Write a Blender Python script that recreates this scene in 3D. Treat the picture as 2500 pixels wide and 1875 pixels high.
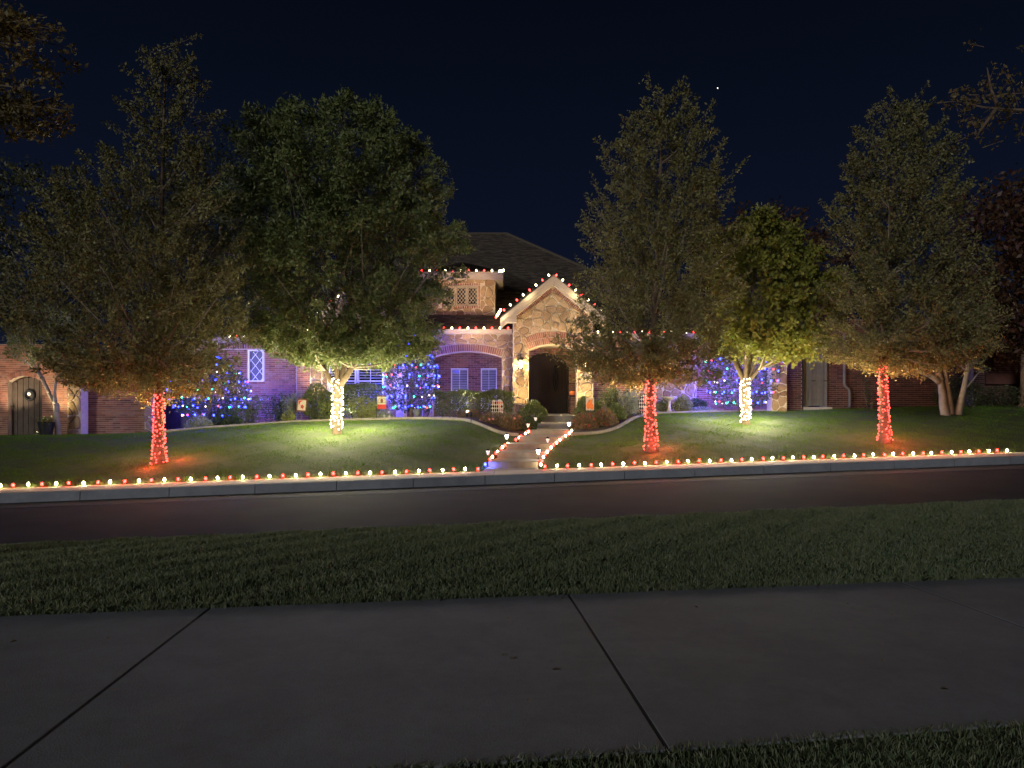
import bpy, bmesh, math, random
import numpy as np
from mathutils import Vector, Matrix
from mathutils.geometry import tessellate_polygon
R = math.radians
rng = np.random.default_rng(7)
random.seed(7)
SC = bpy.context.scene
COL = SC.collection
for o in list(bpy.data.objects): bpy.data.objects.remove(o)

# ------------------------------------------------------------------ camera, sky, moon, exposure
F, CX, HY, ZC = 1877.0, 1250.0, 1022.0, 1.5
cam_d = bpy.data.cameras.new('camera'); cam = bpy.data.objects.new('camera', cam_d); COL.objects.link(cam)
cam.location = (0, 0, ZC); cam.rotation_euler = (R(90), 0, 0)
cam_d.sensor_width = 36; cam_d.lens = 36*F/2500; cam_d.shift_y = (HY-937.5)/2500
cam_d.clip_start = .05; cam_d.clip_end = 3000
SC.camera = cam
W = bpy.data.worlds.new('World'); SC.world = W; W.use_nodes = True
nt = W.node_tree; nt.nodes.clear()
wo = nt.nodes.new('ShaderNodeOutputWorld'); bg = nt.nodes.new('ShaderNodeBackground')
tc = nt.nodes.new('ShaderNodeTexCoord'); sx = nt.nodes.new('ShaderNodeSeparateXYZ'); rp = nt.nodes.new('ShaderNodeValToRGB')
nt.links.new(tc.outputs['Generated'], sx.inputs[0]); nt.links.new(sx.outputs['Z'], rp.inputs[0])
nt.links.new(rp.outputs[0], bg.inputs[0]); nt.links.new(bg.outputs[0], wo.inputs[0])
rp.color_ramp.elements[0].position = .0; rp.color_ramp.elements[0].color = (.0060, .0095, .0245, 1)
rp.color_ramp.elements[1].position = .62; rp.color_ramp.elements[1].color = (.0008, .0013, .0031, 1)
e_ = rp.color_ramp.elements.new(.22); e_.color = (.0036, .0060, .0160, 1)
bg.inputs[1].default_value = .33
sun_d = bpy.data.lights.new('night_light', 'SUN'); sun = bpy.data.objects.new('night_light', sun_d); COL.objects.link(sun)
sun_d.energy = .44; sun_d.angle = R(8); sun_d.color = (.98, .99, 1)
sun.rotation_euler = (R(76), 0, R(-26)); sun.location = (0, -20, 30)
SC.view_settings.view_transform = 'Standard'; SC.view_settings.look = 'None'
SC.view_settings.exposure = 1.6; SC.view_settings.gamma = 1; SC.view_settings.use_curve_mapping = False
cy = SC.cycles
cy.max_bounces = 4; cy.diffuse_bounces = 2; cy.glossy_bounces = 2; cy.transmission_bounces = 3; cy.transparent_max_bounces = 6
cy.use_denoising = True; cy.sample_clamp_indirect = 3; cy.caustics_reflective = False; cy.caustics_refractive = False

# ------------------------------------------------------------------ helpers
def U(px, py, Y): return Vector(((px-CX)/F*Y, Y, ZC-(py-HY)/F*Y))
def UX(px, Y): return (px-CX)/F*Y
def UZ(py, Y): return ZC-(py-HY)/F*Y

def tag(o, label=None, cat=None, group=None, kind=None):
    if label: o['label'] = label
    if cat: o['category'] = cat
    if group: o['group'] = group
    if kind: o['kind'] = kind
    return o
def attach(o, parent):
    if parent is None: return o
    o.parent = parent
    if parent.type == 'EMPTY': o.matrix_parent_inverse = Matrix.Translation(-parent.location)
    return o
def link(name, me, mat=None, parent=None):
    o = bpy.data.objects.new(name, me); COL.objects.link(o)
    if mat is not None and len(me.materials) == 0: me.materials.append(mat)
    return attach(o, parent)
def thing(name, loc, label, cat, group=None):
    o = bpy.data.objects.new(name, None); COL.objects.link(o); o.location = loc; o.empty_display_size = .2
    return tag(o, label, cat, group)
def inst(name, me, loc, parent, rot=None, scale=None):
    o = bpy.data.objects.new(name, me); COL.objects.link(o); attach(o, parent); o.location = loc
    if rot is not None: o.rotation_euler = rot
    if scale is not None: o.scale = scale
    return o
def lamp(name, typ, loc, energy, color, parent=None, radius=.05, target=None, spot=None, blend=.6):
    d = bpy.data.lights.new(name, typ); o = bpy.data.objects.new(name, d); COL.objects.link(o)
    d.energy = energy*2.2; d.color = color; d.shadow_soft_size = radius
    attach(o, parent); o.location = loc
    if target is not None: o.rotation_euler = (Vector(target)-Vector(loc)).to_track_quat('-Z', 'Y').to_euler()
    if spot: d.spot_size = R(spot); d.spot_blend = blend
    return o

class MB:
    def __init__(s): s.v = []; s.f = []
    def add(s, vs, fs):
        n = len(s.v); s.v += [tuple(p) for p in vs]; s.f += [tuple(i+n for i in f) for f in fs]; return s
    def box(s, x0, x1, y0, y1, z0, z1):
        return s.add([(x0,y0,z0),(x1,y0,z0),(x1,y1,z0),(x0,y1,z0),(x0,y0,z1),(x1,y0,z1),(x1,y1,z1),(x0,y1,z1)],
                     [(3,2,1,0),(4,5,6,7),(0,1,5,4),(1,2,6,5),(2,3,7,6),(3,0,4,7)])
    def obox(s, c, ax, ay, az, hx, hy, hz):
        c = Vector(c); vs = []
        for k in (-1, 1):
            for a, b in ((-1,-1),(1,-1),(1,1),(-1,1)): vs.append(c+ax*hx*a+ay*hy*b+az*hz*k)
        return s.add(vs, [(3,2,1,0),(4,5,6,7),(0,1,5,4),(1,2,6,5),(2,3,7,6),(3,0,4,7)])
    def tube(s, pts, rad, n=8, cap=True):
        pts = [Vector(p) for p in pts]; m = len(pts)
        if not hasattr(rad, '__len__'): rad = [rad]*m
        vs = []; ref = None
        for i, p in enumerate(pts):
            t = (pts[min(i+1,m-1)]-pts[max(i-1,0)])
            t = t.normalized() if t.length > 1e-9 else Vector((0,0,1))
            if ref is None: ref = Vector((1,0,0)) if abs(t.x) < .9 else Vector((0,1,0))
            a = (ref-t*ref.dot(t)).normalized(); b = t.cross(a); ref = a
            for k in range(n):
                w = 2*math.pi*k/n; vs.append(p+(a*math.cos(w)+b*math.sin(w))*rad[i])
        fs = [(i*n+k, i*n+(k+1)%n, (i+1)*n+(k+1)%n, (i+1)*n+k) for i in range(m-1) for k in range(n)]
        if cap: fs += [tuple(range(n-1,-1,-1)), tuple(range((m-1)*n, m*n))]
        return s.add(vs, fs)
    def lathe(s, prof, c=(0,0,0), n=12):
        vs = []; m = len(prof)
        for r, z in prof:
            for k in range(n): w = 2*math.pi*k/n; vs.append((c[0]+r*math.cos(w), c[1]+r*math.sin(w), c[2]+z))
        fs = [(i*n+k, i*n+(k+1)%n, (i+1)*n+(k+1)%n, (i+1)*n+k) for i in range(m-1) for k in range(n)]
        fs += [tuple(range(n-1,-1,-1)), tuple(range((m-1)*n, m*n))]
        return s.add(vs, fs)
    def prism(s, polys, Y, depth):
        """polys: outer then holes, lists of (x,z); front at Y, back at Y+depth"""
        flat = [p for q in polys for p in q]; n = len(flat)
        tris = tessellate_polygon([[Vector((p[0], p[1], 0)) for p in q] for q in polys])
        vs = [(p[0], Y, p[1]) for p in flat]+[(p[0], Y+depth, p[1]) for p in flat]
        fs = []
        for t in tris:
            a, b, c = (flat[i] for i in t)
            ar = (b[0]-a[0])*(c[1]-a[1])-(b[1]-a[1])*(c[0]-a[0])
            t = tuple(t) if ar > 0 else (t[0], t[2], t[1])
            fs.append(t); fs.append((t[0]+n, t[2]+n, t[1]+n))
        k = 0
        for q in polys:
            m = len(q)
            for i in range(m): j = (i+1) % m; fs.append((k+i, k+i+n, k+j+n, k+j))
            k += m
        return s.add(vs, fs)
    def mesh(s, name, mat=None, smooth=False):
        me = bpy.data.meshes.new(name); me.from_pydata(s.v, [], s.f)
        if smooth: me.polygons.foreach_set('use_smooth', [True]*len(me.polygons))
        if mat is not None: me.materials.append(mat)
        me.update(); return me
    def obj(s, name, mat, parent=None, smooth=False): return link(name, s.mesh(name, mat, smooth), None, parent)

def fast_mesh(name, V, k, mat):
    """V (n*k,3) array, faces of k consecutive verts"""
    V = np.asarray(V, dtype=np.float32).reshape(-1, 3); nv = len(V); nf = nv//k
    me = bpy.data.meshes.new(name); me.vertices.add(nv); me.vertices.foreach_set('co', V.ravel())
    me.loops.add(nv); me.loops.foreach_set('vertex_index', np.arange(nv, dtype=np.int32))
    me.polygons.add(nf); me.polygons.foreach_set('loop_start', np.arange(0, nv, k, dtype=np.int32))
    me.update(calc_edges=True); me.materials.append(mat); return me

# ------------------------------------------------------------------ materials
def newmat(name):
    m = bpy.data.materials.new(name); m.use_nodes = True; t = m.node_tree
    return m, t, t.nodes['Principled BSDF']
def M(name, c1, c2=None, rough=.8, scale=8, bump=0, bscale=None, rand=0, spec=.3, metal=0, rnd_cols=None, detail=6, bdist=.02):
    """noise-mixed colour; rnd_cols: palette picked by object/island random"""
    m, t, b = newmat(name); N = t.nodes.new; Lk = t.links.new
    b.inputs['Roughness'].default_value = rough; b.inputs['Metallic'].default_value = metal
    b.inputs['Specular IOR Level'].default_value = spec
    tcn = N('ShaderNodeTexCoord'); geo = N('ShaderNodeNewGeometry')
    c2 = c2 or tuple(x*.7 for x in c1)
    nz = N('ShaderNodeTexNoise'); nz.inputs['Scale'].default_value = scale; nz.inputs['Detail'].default_value = detail
    nz.inputs['Roughness'].default_value = .65
    Lk(geo.outputs['Position'], nz.inputs['Vector'])
    rmp = N('ShaderNodeValToRGB'); Lk(nz.outputs['Fac'], rmp.inputs[0])
    rmp.color_ramp.elements[0].position = .32; rmp.color_ramp.elements[1].position = .68
    rmp.color_ramp.elements[0].color = (*c1, 1); rmp.color_ramp.elements[1].color = (*c2, 1)
    out = rmp.outputs[0]
    if rnd_cols:
        oi = N('ShaderNodeObjectInfo'); ad = N('ShaderNodeMath'); ad.operation = 'ADD'; fr = N('ShaderNodeMath'); fr.operation = 'FRACT'
        Lk(oi.outputs['Random'], ad.inputs[0]); Lk(geo.outputs['Random Per Island'], ad.inputs[1]); Lk(ad.outputs[0], fr.inputs[0])
        pr = N('ShaderNodeValToRGB'); Lk(fr.outputs[0], pr.inputs[0]); pr.color_ramp.interpolation = 'LINEAR'
        while len(pr.color_ramp.elements) < len(rnd_cols): pr.color_ramp.elements.new(.5)
        for i, c in enumerate(rnd_cols):
            pr.color_ramp.elements[i].position = i/max(1, len(rnd_cols)-1); pr.color_ramp.elements[i].color = (*c, 1)
        mx = N('ShaderNodeMix'); mx.data_type = 'RGBA'; mx.blend_type = 'MULTIPLY'; mx.inputs[0].default_value = 1
        Lk(out, mx.inputs[6]); Lk(pr.outputs[0], mx.inputs[7]); out = mx.outputs[2]
    Lk(out, b.inputs['Base Color'])
    if bump:
        n2 = N('ShaderNodeTexNoise'); n2.inputs['Scale'].default_value = bscale or scale*4; n2.inputs['Detail'].default_value = 8
        Lk(geo.outputs['Position'], n2.inputs['Vector'])
        bp = N('ShaderNodeBump'); bp.inputs['Strength'].default_value = bump; bp.inputs['Distance'].default_value = bdist
        Lk(n2.outputs['Fac'], bp.inputs['Height']); Lk(bp.outputs[0], b.inputs['Normal'])
    return m
def leafmat(name, cols, trans=.35, rough=.5, spec=.25):
    m, t, b = newmat(name); N = t.nodes.new; Lk = t.links.new
    geo = N('ShaderNodeNewGeometry'); pr = N('ShaderNodeValToRGB'); Lk(geo.outputs['Random Per Island'], pr.inputs[0])
    while len(pr.color_ramp.elements) < len(cols): pr.color_ramp.elements.new(.5)
    for i, c in enumerate(cols):
        pr.color_ramp.elements[i].position = i/max(1, len(cols)-1); pr.color_ramp.elements[i].color = (*c, 1)
    Lk(pr.outputs[0], b.inputs['Base Color']); b.inputs['Roughness'].default_value = rough; b.inputs['Specular IOR Level'].default_value = spec
    tr = N('ShaderNodeBsdfTranslucent'); Lk(pr.outputs[0], tr.inputs[0]); mx = N('ShaderNodeMixShader'); mx.inputs[0].default_value = trans
    Lk(b.outputs[0], mx.inputs[1]); Lk(tr.outputs[0], mx.inputs[2]); Lk(mx.outputs[0], t.nodes['Material Output'].inputs[0])
    return m
def emat(name, col, s):
    m, t, b = newmat(name)
    b.inputs['Base Color'].default_value = (*[min(1, c) for c in col], 1); b.inputs['Roughness'].default_value = .4
    b.inputs['Emission Color'].default_value = (*col, 1); b.inputs['Emission Strength'].default_value = s
    return m

MT = {}
def concrete_mat():
    m, t, b = newmat('concrete'); N = t.nodes.new; Lk = t.links.new; geo = N('ShaderNodeNewGeometry')
    b.inputs['Roughness'].default_value = .88; b.inputs['Specular IOR Level'].default_value = .2
    prev = None
    for sc, lo, hi, ca, cb in ((.55, .35, .66, .74, 1.0), (3.2, .38, .60, .86, 1.0), (22, .30, .55, .88, 1.0), (150, .35, .62, .80, 1.08)):
        n = N('ShaderNodeTexNoise'); n.inputs['Scale'].default_value = sc; n.inputs['Detail'].default_value = 9; n.inputs['Roughness'].default_value = .7; n.inputs['Distortion'].default_value = .6; Lk(geo.outputs['Position'], n.inputs['Vector'])
        r = N('ShaderNodeMapRange'); r.inputs[1].default_value = lo; r.inputs[2].default_value = hi; r.inputs[3].default_value = ca; r.inputs[4].default_value = cb; Lk(n.outputs['Fac'], r.inputs[0])
        if prev is None: prev = r.outputs[0]
        else:
            q = N('ShaderNodeMath'); q.operation = 'MULTIPLY'; Lk(prev, q.inputs[0]); Lk(r.outputs[0], q.inputs[1]); prev = q.outputs[0]
    mx = N('ShaderNodeMix'); mx.data_type = 'RGBA'; Lk(prev, mx.inputs[0]); mx.inputs[6].default_value = (.012, .013, .015, 1); mx.inputs[7].default_value = (.168, .175, .192, 1); Lk(mx.outputs[2], b.inputs['Base Color'])
    n = N('ShaderNodeTexNoise'); n.inputs['Scale'].default_value = 90; n.inputs['Detail'].default_value = 6; Lk(geo.outputs['Position'], n.inputs['Vector'])
    bp = N('ShaderNodeBump'); bp.inputs['Strength'].default_value = .5; bp.inputs['Distance'].default_value = .008; Lk(n.outputs['Fac'], bp.inputs['Height']); Lk(bp.outputs[0], b.inputs['Normal'])
    return m
MT['concrete'] = concrete_mat()
MT['concrete_warm'] = M('concrete_warm', (.30,.265,.22), (.40,.355,.30), .85, 2.2, .3, 50)
MT['edging'] = M('edging', (.17,.145,.115), (.25,.215,.175), .9, 4, .4, 40)
MT['kerb'] = M('kerb', (.13,.137,.155), (.18,.187,.205), .85, 3, .3, 50)
MT['asphalt'] = M('asphalt', (.020,.022,.031), (.034,.036,.047), .9, .8, .9, 70, spec=.05, bdist=.012)
MT['gutter'] = M('gutter', (.048,.049,.058), (.068,.069,.078), .9, .7, .6, 60, spec=.05, bdist=.01)
MT['soil'] = M('soil', (.035,.022,.015), (.07,.045,.03), .95, 6, .6, 25)
MT['turf'] = M('turf', (.030,.042,.014), (.055,.066,.022), .95, 3, .8, 60)
MT['ground'] = M('ground', (.03,.035,.015), (.05,.05,.02), .95, 1, .3)
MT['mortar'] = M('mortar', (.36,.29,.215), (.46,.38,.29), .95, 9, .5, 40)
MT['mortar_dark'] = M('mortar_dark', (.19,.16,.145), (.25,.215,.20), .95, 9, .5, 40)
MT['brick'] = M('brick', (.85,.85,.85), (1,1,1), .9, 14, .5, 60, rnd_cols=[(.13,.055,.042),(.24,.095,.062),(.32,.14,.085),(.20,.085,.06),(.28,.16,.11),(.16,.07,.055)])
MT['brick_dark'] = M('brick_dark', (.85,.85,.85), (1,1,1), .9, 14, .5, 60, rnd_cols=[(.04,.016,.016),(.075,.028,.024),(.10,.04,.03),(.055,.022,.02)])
MT['stone'] = M('stone', (.72,.68,.62), (1,1,1), .9, 7, .9, 22, rnd_cols=[(.20,.125,.065),(.30,.205,.115),(.25,.16,.08),(.36,.255,.15),(.17,.10,.05),(.28,.185,.105)], bdist=.04)
MT['trim'] = M('trim', (.25,.195,.135), (.32,.255,.18), .8, 3, .1, 40)
MT['white'] = M('white', (.68,.68,.70), (.76,.76,.78), .5, 3)
MT['glass'] = M('glass', (.012,.013,.018), (.02,.02,.03), .08, 2, spec=.6)
MT['blue_reflect_pane'] = M('blue_reflect_pane', (.05,.05,.10), (.07,.07,.14), .3, 3, spec=.5)  # pane glass with the blue bulbs' reflection put into its colour
MT['slat'] = M('slat', (.42,.43,.47), (.50,.51,.55), .5, 3)
MT['shingle'] = M('shingle', (.7,.7,.7), (1,1,1), .95, 10, .6, 60, rnd_cols=[(.044,.033,.025),(.078,.060,.045),(.112,.087,.063),(.058,.044,.034),(.034,.026,.021)])
MT['door'] = M('door', (.014,.008,.006), (.026,.015,.011), .5, 3, .2, 30)
MT['oldwood'] = M('oldwood', (.058,.041,.030), (.088,.066,.05), .85, 4, .4, 30)
MT['gatewood'] = M('gatewood', (.8,.8,.8), (1,1,1), .85, 5, .4, 30, rnd_cols=[(.14,.135,.125),(.20,.19,.165),(.11,.105,.095),(.17,.155,.135)])
MT['iron'] = M('iron', (.012,.012,.012), (.02,.02,.02), .5, 5, metal=.3)
MT['bark'] = M('bark', (.085,.058,.038), (.14,.098,.065), .95, 12, .8, 40)
MT['limb'] = M('limb', (.15,.115,.085), (.22,.175,.13), .9, 10, .5, 40)
MT['bark_pale'] = M('bark_pale', (.19,.16,.135), (.29,.25,.21), .8, 6, .4, 30)
MT['wire'] = M('wire', (.01,.02,.012), (.015,.03,.016), .6, 5)
MT['leaf_elm'] = leafmat('leaf_elm', [(.092,.092,.036),(.155,.145,.054),(.128,.126,.050),(.205,.172,.060),(.21,.20,.088)], .3)
MT['leaf_green'] = leafmat('leaf_green', [(.088,.120,.042),(.140,.178,.056),(.115,.150,.048),(.185,.205,.075),(.23,.225,.10)], .35)
MT['leaf_maple'] = leafmat('leaf_maple', [(.14,.155,.026),(.22,.225,.040),(.18,.19,.034),(.27,.25,.06)], .4)
MT['leaf_red'] = leafmat('leaf_red', [(.050,.020,.012),(.075,.032,.016),(.045,.030,.014),(.085,.048,.02)], .3)
MT['leaf_dark'] = leafmat('leaf_dark', [(.03,.04,.018),(.05,.055,.022),(.04,.05,.025)], .25)
MT['leaf_amber'] = leafmat('leaf_amber', [(.10,.075,.025),(.15,.11,.035),(.085,.065,.025),(.13,.11,.045)], .3)
MT['leaf_hedge'] = leafmat('leaf_hedge', [(0.085,0.104,0.029),(0.124,0.150,0.042),(0.104,0.130,0.039),(0.169,0.182,0.065)], .2)
MT['leaf_pale'] = leafmat('leaf_pale', [(.20,.22,.15),(.26,.28,.19),(.16,.19,.11)], .2)
MT['leaf_gloss'] = leafmat('leaf_gloss', [(.035,.055,.022),(.055,.08,.03),(.045,.065,.03)], .15, .3)
MT['leaf_yellow'] = leafmat('leaf_yellow', [(.17,.19,.04),(.25,.26,.06),(.20,.23,.07)], .35)
MT['leaf_rust'] = leafmat('leaf_rust', [(.14,.10,.04),(.20,.12,.06),(.12,.11,.045),(.24,.11,.07)], .3)
MT['grass'] = leafmat('grass', [(.055,.085,.040),(.095,.125,.060),(.125,.145,.078),(.068,.098,.048),(.20,.20,.13)], .3)
MT['grass_lawn'] = leafmat('grass_lawn', [(.06,.115,.012),(.085,.155,.018),(.07,.135,.015),(.12,.175,.03)], .35, .9, .02)
MT['e_white'] = emat('bulb_white', (1, .84, .42), 78)
MT['e_red'] = emat('bulb_red', (1, .007, .006), 34)
MT['e_wred'] = emat('minibulb_red', (1, .040, .032), 4)
MT['e_wwhite'] = emat('minibulb_white', (1, .94, .60), 2.2)
MT['e_blue'] = emat('bulb_blue', (.014, .022, 1), 14)
MT['e_roofw'] = emat('bulb_roof_white', (1, .88, .50), 6)
MT['e_pathw'] = emat('bulb_path_white', (1, .86, .46), 8)
MT['e_pathr'] = emat('bulb_path_red', (1, .014, .011), 15)
MT['e_roofr'] = emat('bulb_roof_red', (1, .030, .024), 5)
MT['e_green'] = emat('bulb_green', (.05, 1, .42), 1.8)
MT['e_mred'] = emat('bulb_multi_red', (1, .06, .05), 3)
MT['e_warm'] = emat('bulb_warm', (1, .70, .42), 2.5)
MT['e_lantern'] = emat('lantern_glow', (1, .86, .42), 8)
MT['e_solar'] = emat('solar_glow', (1, .95, .85), 6)
MT['e_dim'] = emat('solar_dim', (1, .9, .75), 0.25)
MT['e_star'] = emat('star_glow', (1, .97, .92), 1)
def plain(name, c, rough=.8): return M(name, c, tuple(x*.9 for x in c), rough, 10)

# ------------------------------------------------------------------ ground functions   v = Y - MS*X : across the street
MS = .165
V_NEAR, V_FAR, V_VERGE, V_KERB, V_BACK = 3.37, 6.49, 11.35, 18.6, 19.87
def cl(x, a, b): return np.minimum(np.maximum(x, a), b)
def verge_z(X): return -.055+.022*cl(X, -25, 30)
def kerb_z(X): return -.075+.0248*cl(X, -25, 30)
def walk_z(X): return .145+.0248*cl(X, -25, 30)
PX_ = [-60, -18.5, -14, -11.4, -10.5, -7.7, -4, 0, 5, 10, 16, 30, 70]
PZ_ = [.6, .86, .92, 1.04, 1.14, 1.34, 1.45, 1.47, 1.65, 1.76, 1.93, 2.2, 2.6]
STEP = [  # Y, left px, right px, base py, top py
 (21.1, 1192, 1313, 1141, 1126), (22.1, 1213, 1322, 1119, 1104), (23.4, 1236, 1342, 1096, 1083),
 (24.8, 1267, 1363, 1079, 1066), (26.2, 1293, 1388, 1062, 1049.5), (28.2, 1312, 1396, 1046, 1035), (29.9, 1322, 1407, 1030, 1014)]
SY = [19.7]+[s[0] for s in STEP]+[31.5]
SL = [UX(1180, 19.7)]+[UX(s[1], s[0]) for s in STEP]+[UX(1290, 31.5)]
SR = [UX(1316, 19.7)]+[UX(s[2], s[0]) for s in STEP]+[UX(1410, 31.5)]
SZ = [.15]+[.5*(UZ(s[3], s[0])+UZ(s[4], s[0])) for s in STEP]+[1.6]
def lawn_z(X, Y, path=True):
    X = np.asarray(X, float); Y = np.asarray(Y, float)
    s = np.maximum(Y-MS*X-V_BACK, 0); wz = walk_z(X); P = np.interp(X, PX_, PZ_)
    z = wz+(P-wz)*(1-np.maximum(1-s/8, 0)**1.3)
    if path:
        xl = np.interp(Y, SY, SL); xr = np.interp(Y, SY, SR); pz = np.interp(Y, SY, SZ)
        d = np.maximum(np.maximum(xl-X, X-xr), 0); rt = X > xr
        w = cl((d-np.where(rt, .85, .30))/np.where(rt, 2.6, 2.2), 0, 1); w = w*w*(3-2*w); w = np.where(Y > 31.3, 1, w)
        z = (pz-.07)*(1-w)+z*w
        z = np.where((d < .04) & (Y > 20.5) & (Y < 31.2), z-.22, z)
    return z
def gz(x, y): return float(lawn_z(x, y))
def hit(px, py, y0=19, y1=34):
    """where the ray through (px,py) meets the lawn"""
    Ys = np.linspace(y0, y1, 600); d = UZ(py, Ys)-lawn_z(UX(px, Ys), Ys)
    i = np.where(d <= 0)[0]; Y = Ys[i[0]] if len(i) else Ys[np.argmin(d)]
    return Vector((UX(px, Y), Y, gz(UX(px, Y), Y)))
# ------------------------------------------------------------------ the setting: ground, path, verge, road, kerb, lawn
def sheet(name, xs, vs, zf, mat, kind='structure', smooth=True):
    mb = MB(); nx, nv = len(xs), len(vs)
    for v in vs:
        for x in xs: mb.v.append((x, v+MS*x, float(zf(x, v))))
    mb.f = [(j*nx+i, j*nx+i+1, (j+1)*nx+i+1, (j+1)*nx+i) for j in range(nv-1) for i in range(nx-1)]
    return tag(mb.obj(name, mat, None, smooth), kind=kind)
g = MB(); g.add([(-900,-900,-1.6),(900,-900,-1.6),(900,900,-1.6),(-900,900,-1.6)], [(0,1,2,3)])
tag(g.obj('ground', MT['ground']), kind='structure')
XS = list(np.concatenate([np.linspace(-70,-22,7), np.linspace(-20,26,93), np.linspace(29,80,7)]))
def bumpy(x, v, a): return a*(math.sin(x*1.9+v*1.3)+math.sin(x*.83-v*2.1+1))
sheet('near_verge', XS, [-30,-8,-2,0,1,2,3,V_NEAR], lambda x, v: (-.012 if v > 3.3 else -.02)+(bumpy(x, v, .006) if v < 3.3 else 0), MT['turf'])
def vz(x, v):
    t = (v-V_FAR)/(V_VERGE-V_FAR); return (-.012)*(1-t)+verge_z(x)*t+.03*math.sin(math.pi*t)+bumpy(x, v, .008)*(0 < t < 1)
sheet('verge', XS, list(np.linspace(V_FAR, V_VERGE, 18)), vz, MT['turf'])
def rz(x, v):
    t = (v-V_VERGE)/(V_KERB-V_VERGE); return (verge_z(x)-.17)*(1-t)+kerb_z(x)*t+.09*math.sin(math.pi*min(1, t))
V_GUT = 17.0
sheet('road', XS, list(np.linspace(V_VERGE+.16, V_GUT, 12)), rz, MT['asphalt'])
sheet('gutter', XS, list(np.linspace(V_GUT-.01, V_KERB+.02, 4)), lambda x, v: rz(x, v)+.004, MT['gutter'])
# near kerb, low, mostly hidden by the grass
nk = MB()
for i in range(len(XS)-1):
    a, b = XS[i], XS[i+1]
    P = []
    for x in (a, b):
        for v, dz in ((V_VERGE-.01, -.3), (V_VERGE+.15, -.3), (V_VERGE+.15, -.03), (V_VERGE-.01, -.005)): P.append((x, v+MS*x, verge_z(x)+dz))
    nk.add(P, [(1,5,6,2),(2,6,7,3)])
tag(nk.obj('near_kerb', MT['kerb']), kind='structure')

# shared path in front: concrete slabs with open joints
trail = tag(bpy.data.objects.new('sidewalk', None), kind='structure'); COL.objects.link(trail)
def joint_line(k):  # far and near end of joint k
    far = [(-2.39, 6.095), (.483, 6.57), (3.57, 7.08)]
    if 0 <= k <= 2: xf = far[k][0]
    else: xf = .5+3.0*(k-1)
    yf = V_FAR+MS*xf
    xn = xf+.225; yn = V_NEAR+MS*xn
    return (xf, yf), (xn, yn)
for k in range(-8, 10):
    (ax, ay), (bx, by) = joint_line(k); (cx_, cy_), (dx, dy) = joint_line(k+1)
    gp = .011
    base = [(bx+gp, by, 0), (dx-gp, dy, 0), (cx_-gp, cy_, 0), (ax+gp, ay, 0)]
    cen = Vector((sum(p[0] for p in base)/4, sum(p[1] for p in base)/4, 0)); r = .005
    ins = [(p[0]+(r if i in (0, 3) else -r), p[1]+(r if i in (0, 1) else -r), 0.0) for i, p in enumerate(base)]
    s = MB(); s.add([(p[0], p[1], -.14) for p in base]+[(p[0], p[1], -.002) for p in base]+ins,
          [(0,1,5,4),(1,2,6,5),(2,3,7,6),(3,0,4,7),(4,5,9,8),(5,6,10,9),(6,7,11,10),(7,4,8,11),(8,9,10,11)])
    s.obj('slab', MT['concrete'], trail)
jb = MB(); jb.add([(-26, V_NEAR+MS*-26, -.006), (28, V_NEAR+MS*28, -.006), (28, V_FAR+MS*28, -.006), (-26, V_FAR+MS*-26, -.006)], [(0,1,2,3)])
jb.obj('joint_bed', plain('joint_dirt', (.012,.011,.010), .95), trail)

# far kerb segments and far sidewalk slabs
kerb = tag(bpy.data.objects.new('kerb', None), kind='structure'); COL.objects.link(kerb)
fsw = tag(bpy.data.objects.new('far_sidewalk', None), kind='structure'); COL.objects.link(fsw)
def strip(x0, x1, vv, mat, name, parent, n=3):
    s = MB(); m = len(vv); xs = np.linspace(x0, x1, n)
    for x in xs:
        for v, z in vv: s.v.append((x, v+MS*x, z(x)))
    s.f = [(i*m+k, (i+1)*m+k, (i+1)*m+k+1, i*m+k+1) for i in range(n-1) for k in range(m-1)]
    s.f += [tuple(range(m)), tuple((n-1)*m+k for k in range(m-1, -1, -1))]
    return s.obj(name, mat, parent)
x = -27.3
while x < 32:
    w = 1.76+.08*math.sin(x*3.1)
    strip(x+.008, x+w-.008, [(V_KERB, lambda t: kerb_z(t)-.25), (V_KERB, lambda t: kerb_z(t)+.02), (V_KERB+.012, lambda t: kerb_z(t)+.175), (V_KERB+.04, lambda t: walk_z(t)-.008), (V_KERB+.17, lambda t: walk_z(t)-.004), (V_KERB+.17, lambda t: kerb_z(t)-.25)], MT['kerb'], 'kerb_segment', kerb)
    x += w
x = -27.9
while x < 32:
    w = 1.83
    strip(x+.006, x+w-.006, [(V_KERB+.178, lambda t: kerb_z(t)-.2), (V_KERB+.178, lambda t: walk_z(t)-.006), (V_KERB+.19, lambda t: walk_z(t)), (V_BACK-.01, lambda t: walk_z(t)+.02), (V_BACK, lambda t: walk_z(t)+.014), (V_BACK, lambda t: kerb_z(t)-.2)], MT['concrete_warm'], 'slab', fsw)
    x += w
kb = MB()
for a, b in zip(XS[:-1], XS[1:]):
    kb.add([(a, V_KERB+.02+MS*a, kerb_z(a)+.02), (b, V_KERB+.02+MS*b, kerb_z(b)+.02), (b, V_BACK+MS*b, kerb_z(b)+.1), (a, V_BACK+MS*a, kerb_z(a)+.1)], [(0,1,2,3)])
kb.obj('joint_bed', MT['soil'], fsw)

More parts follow.
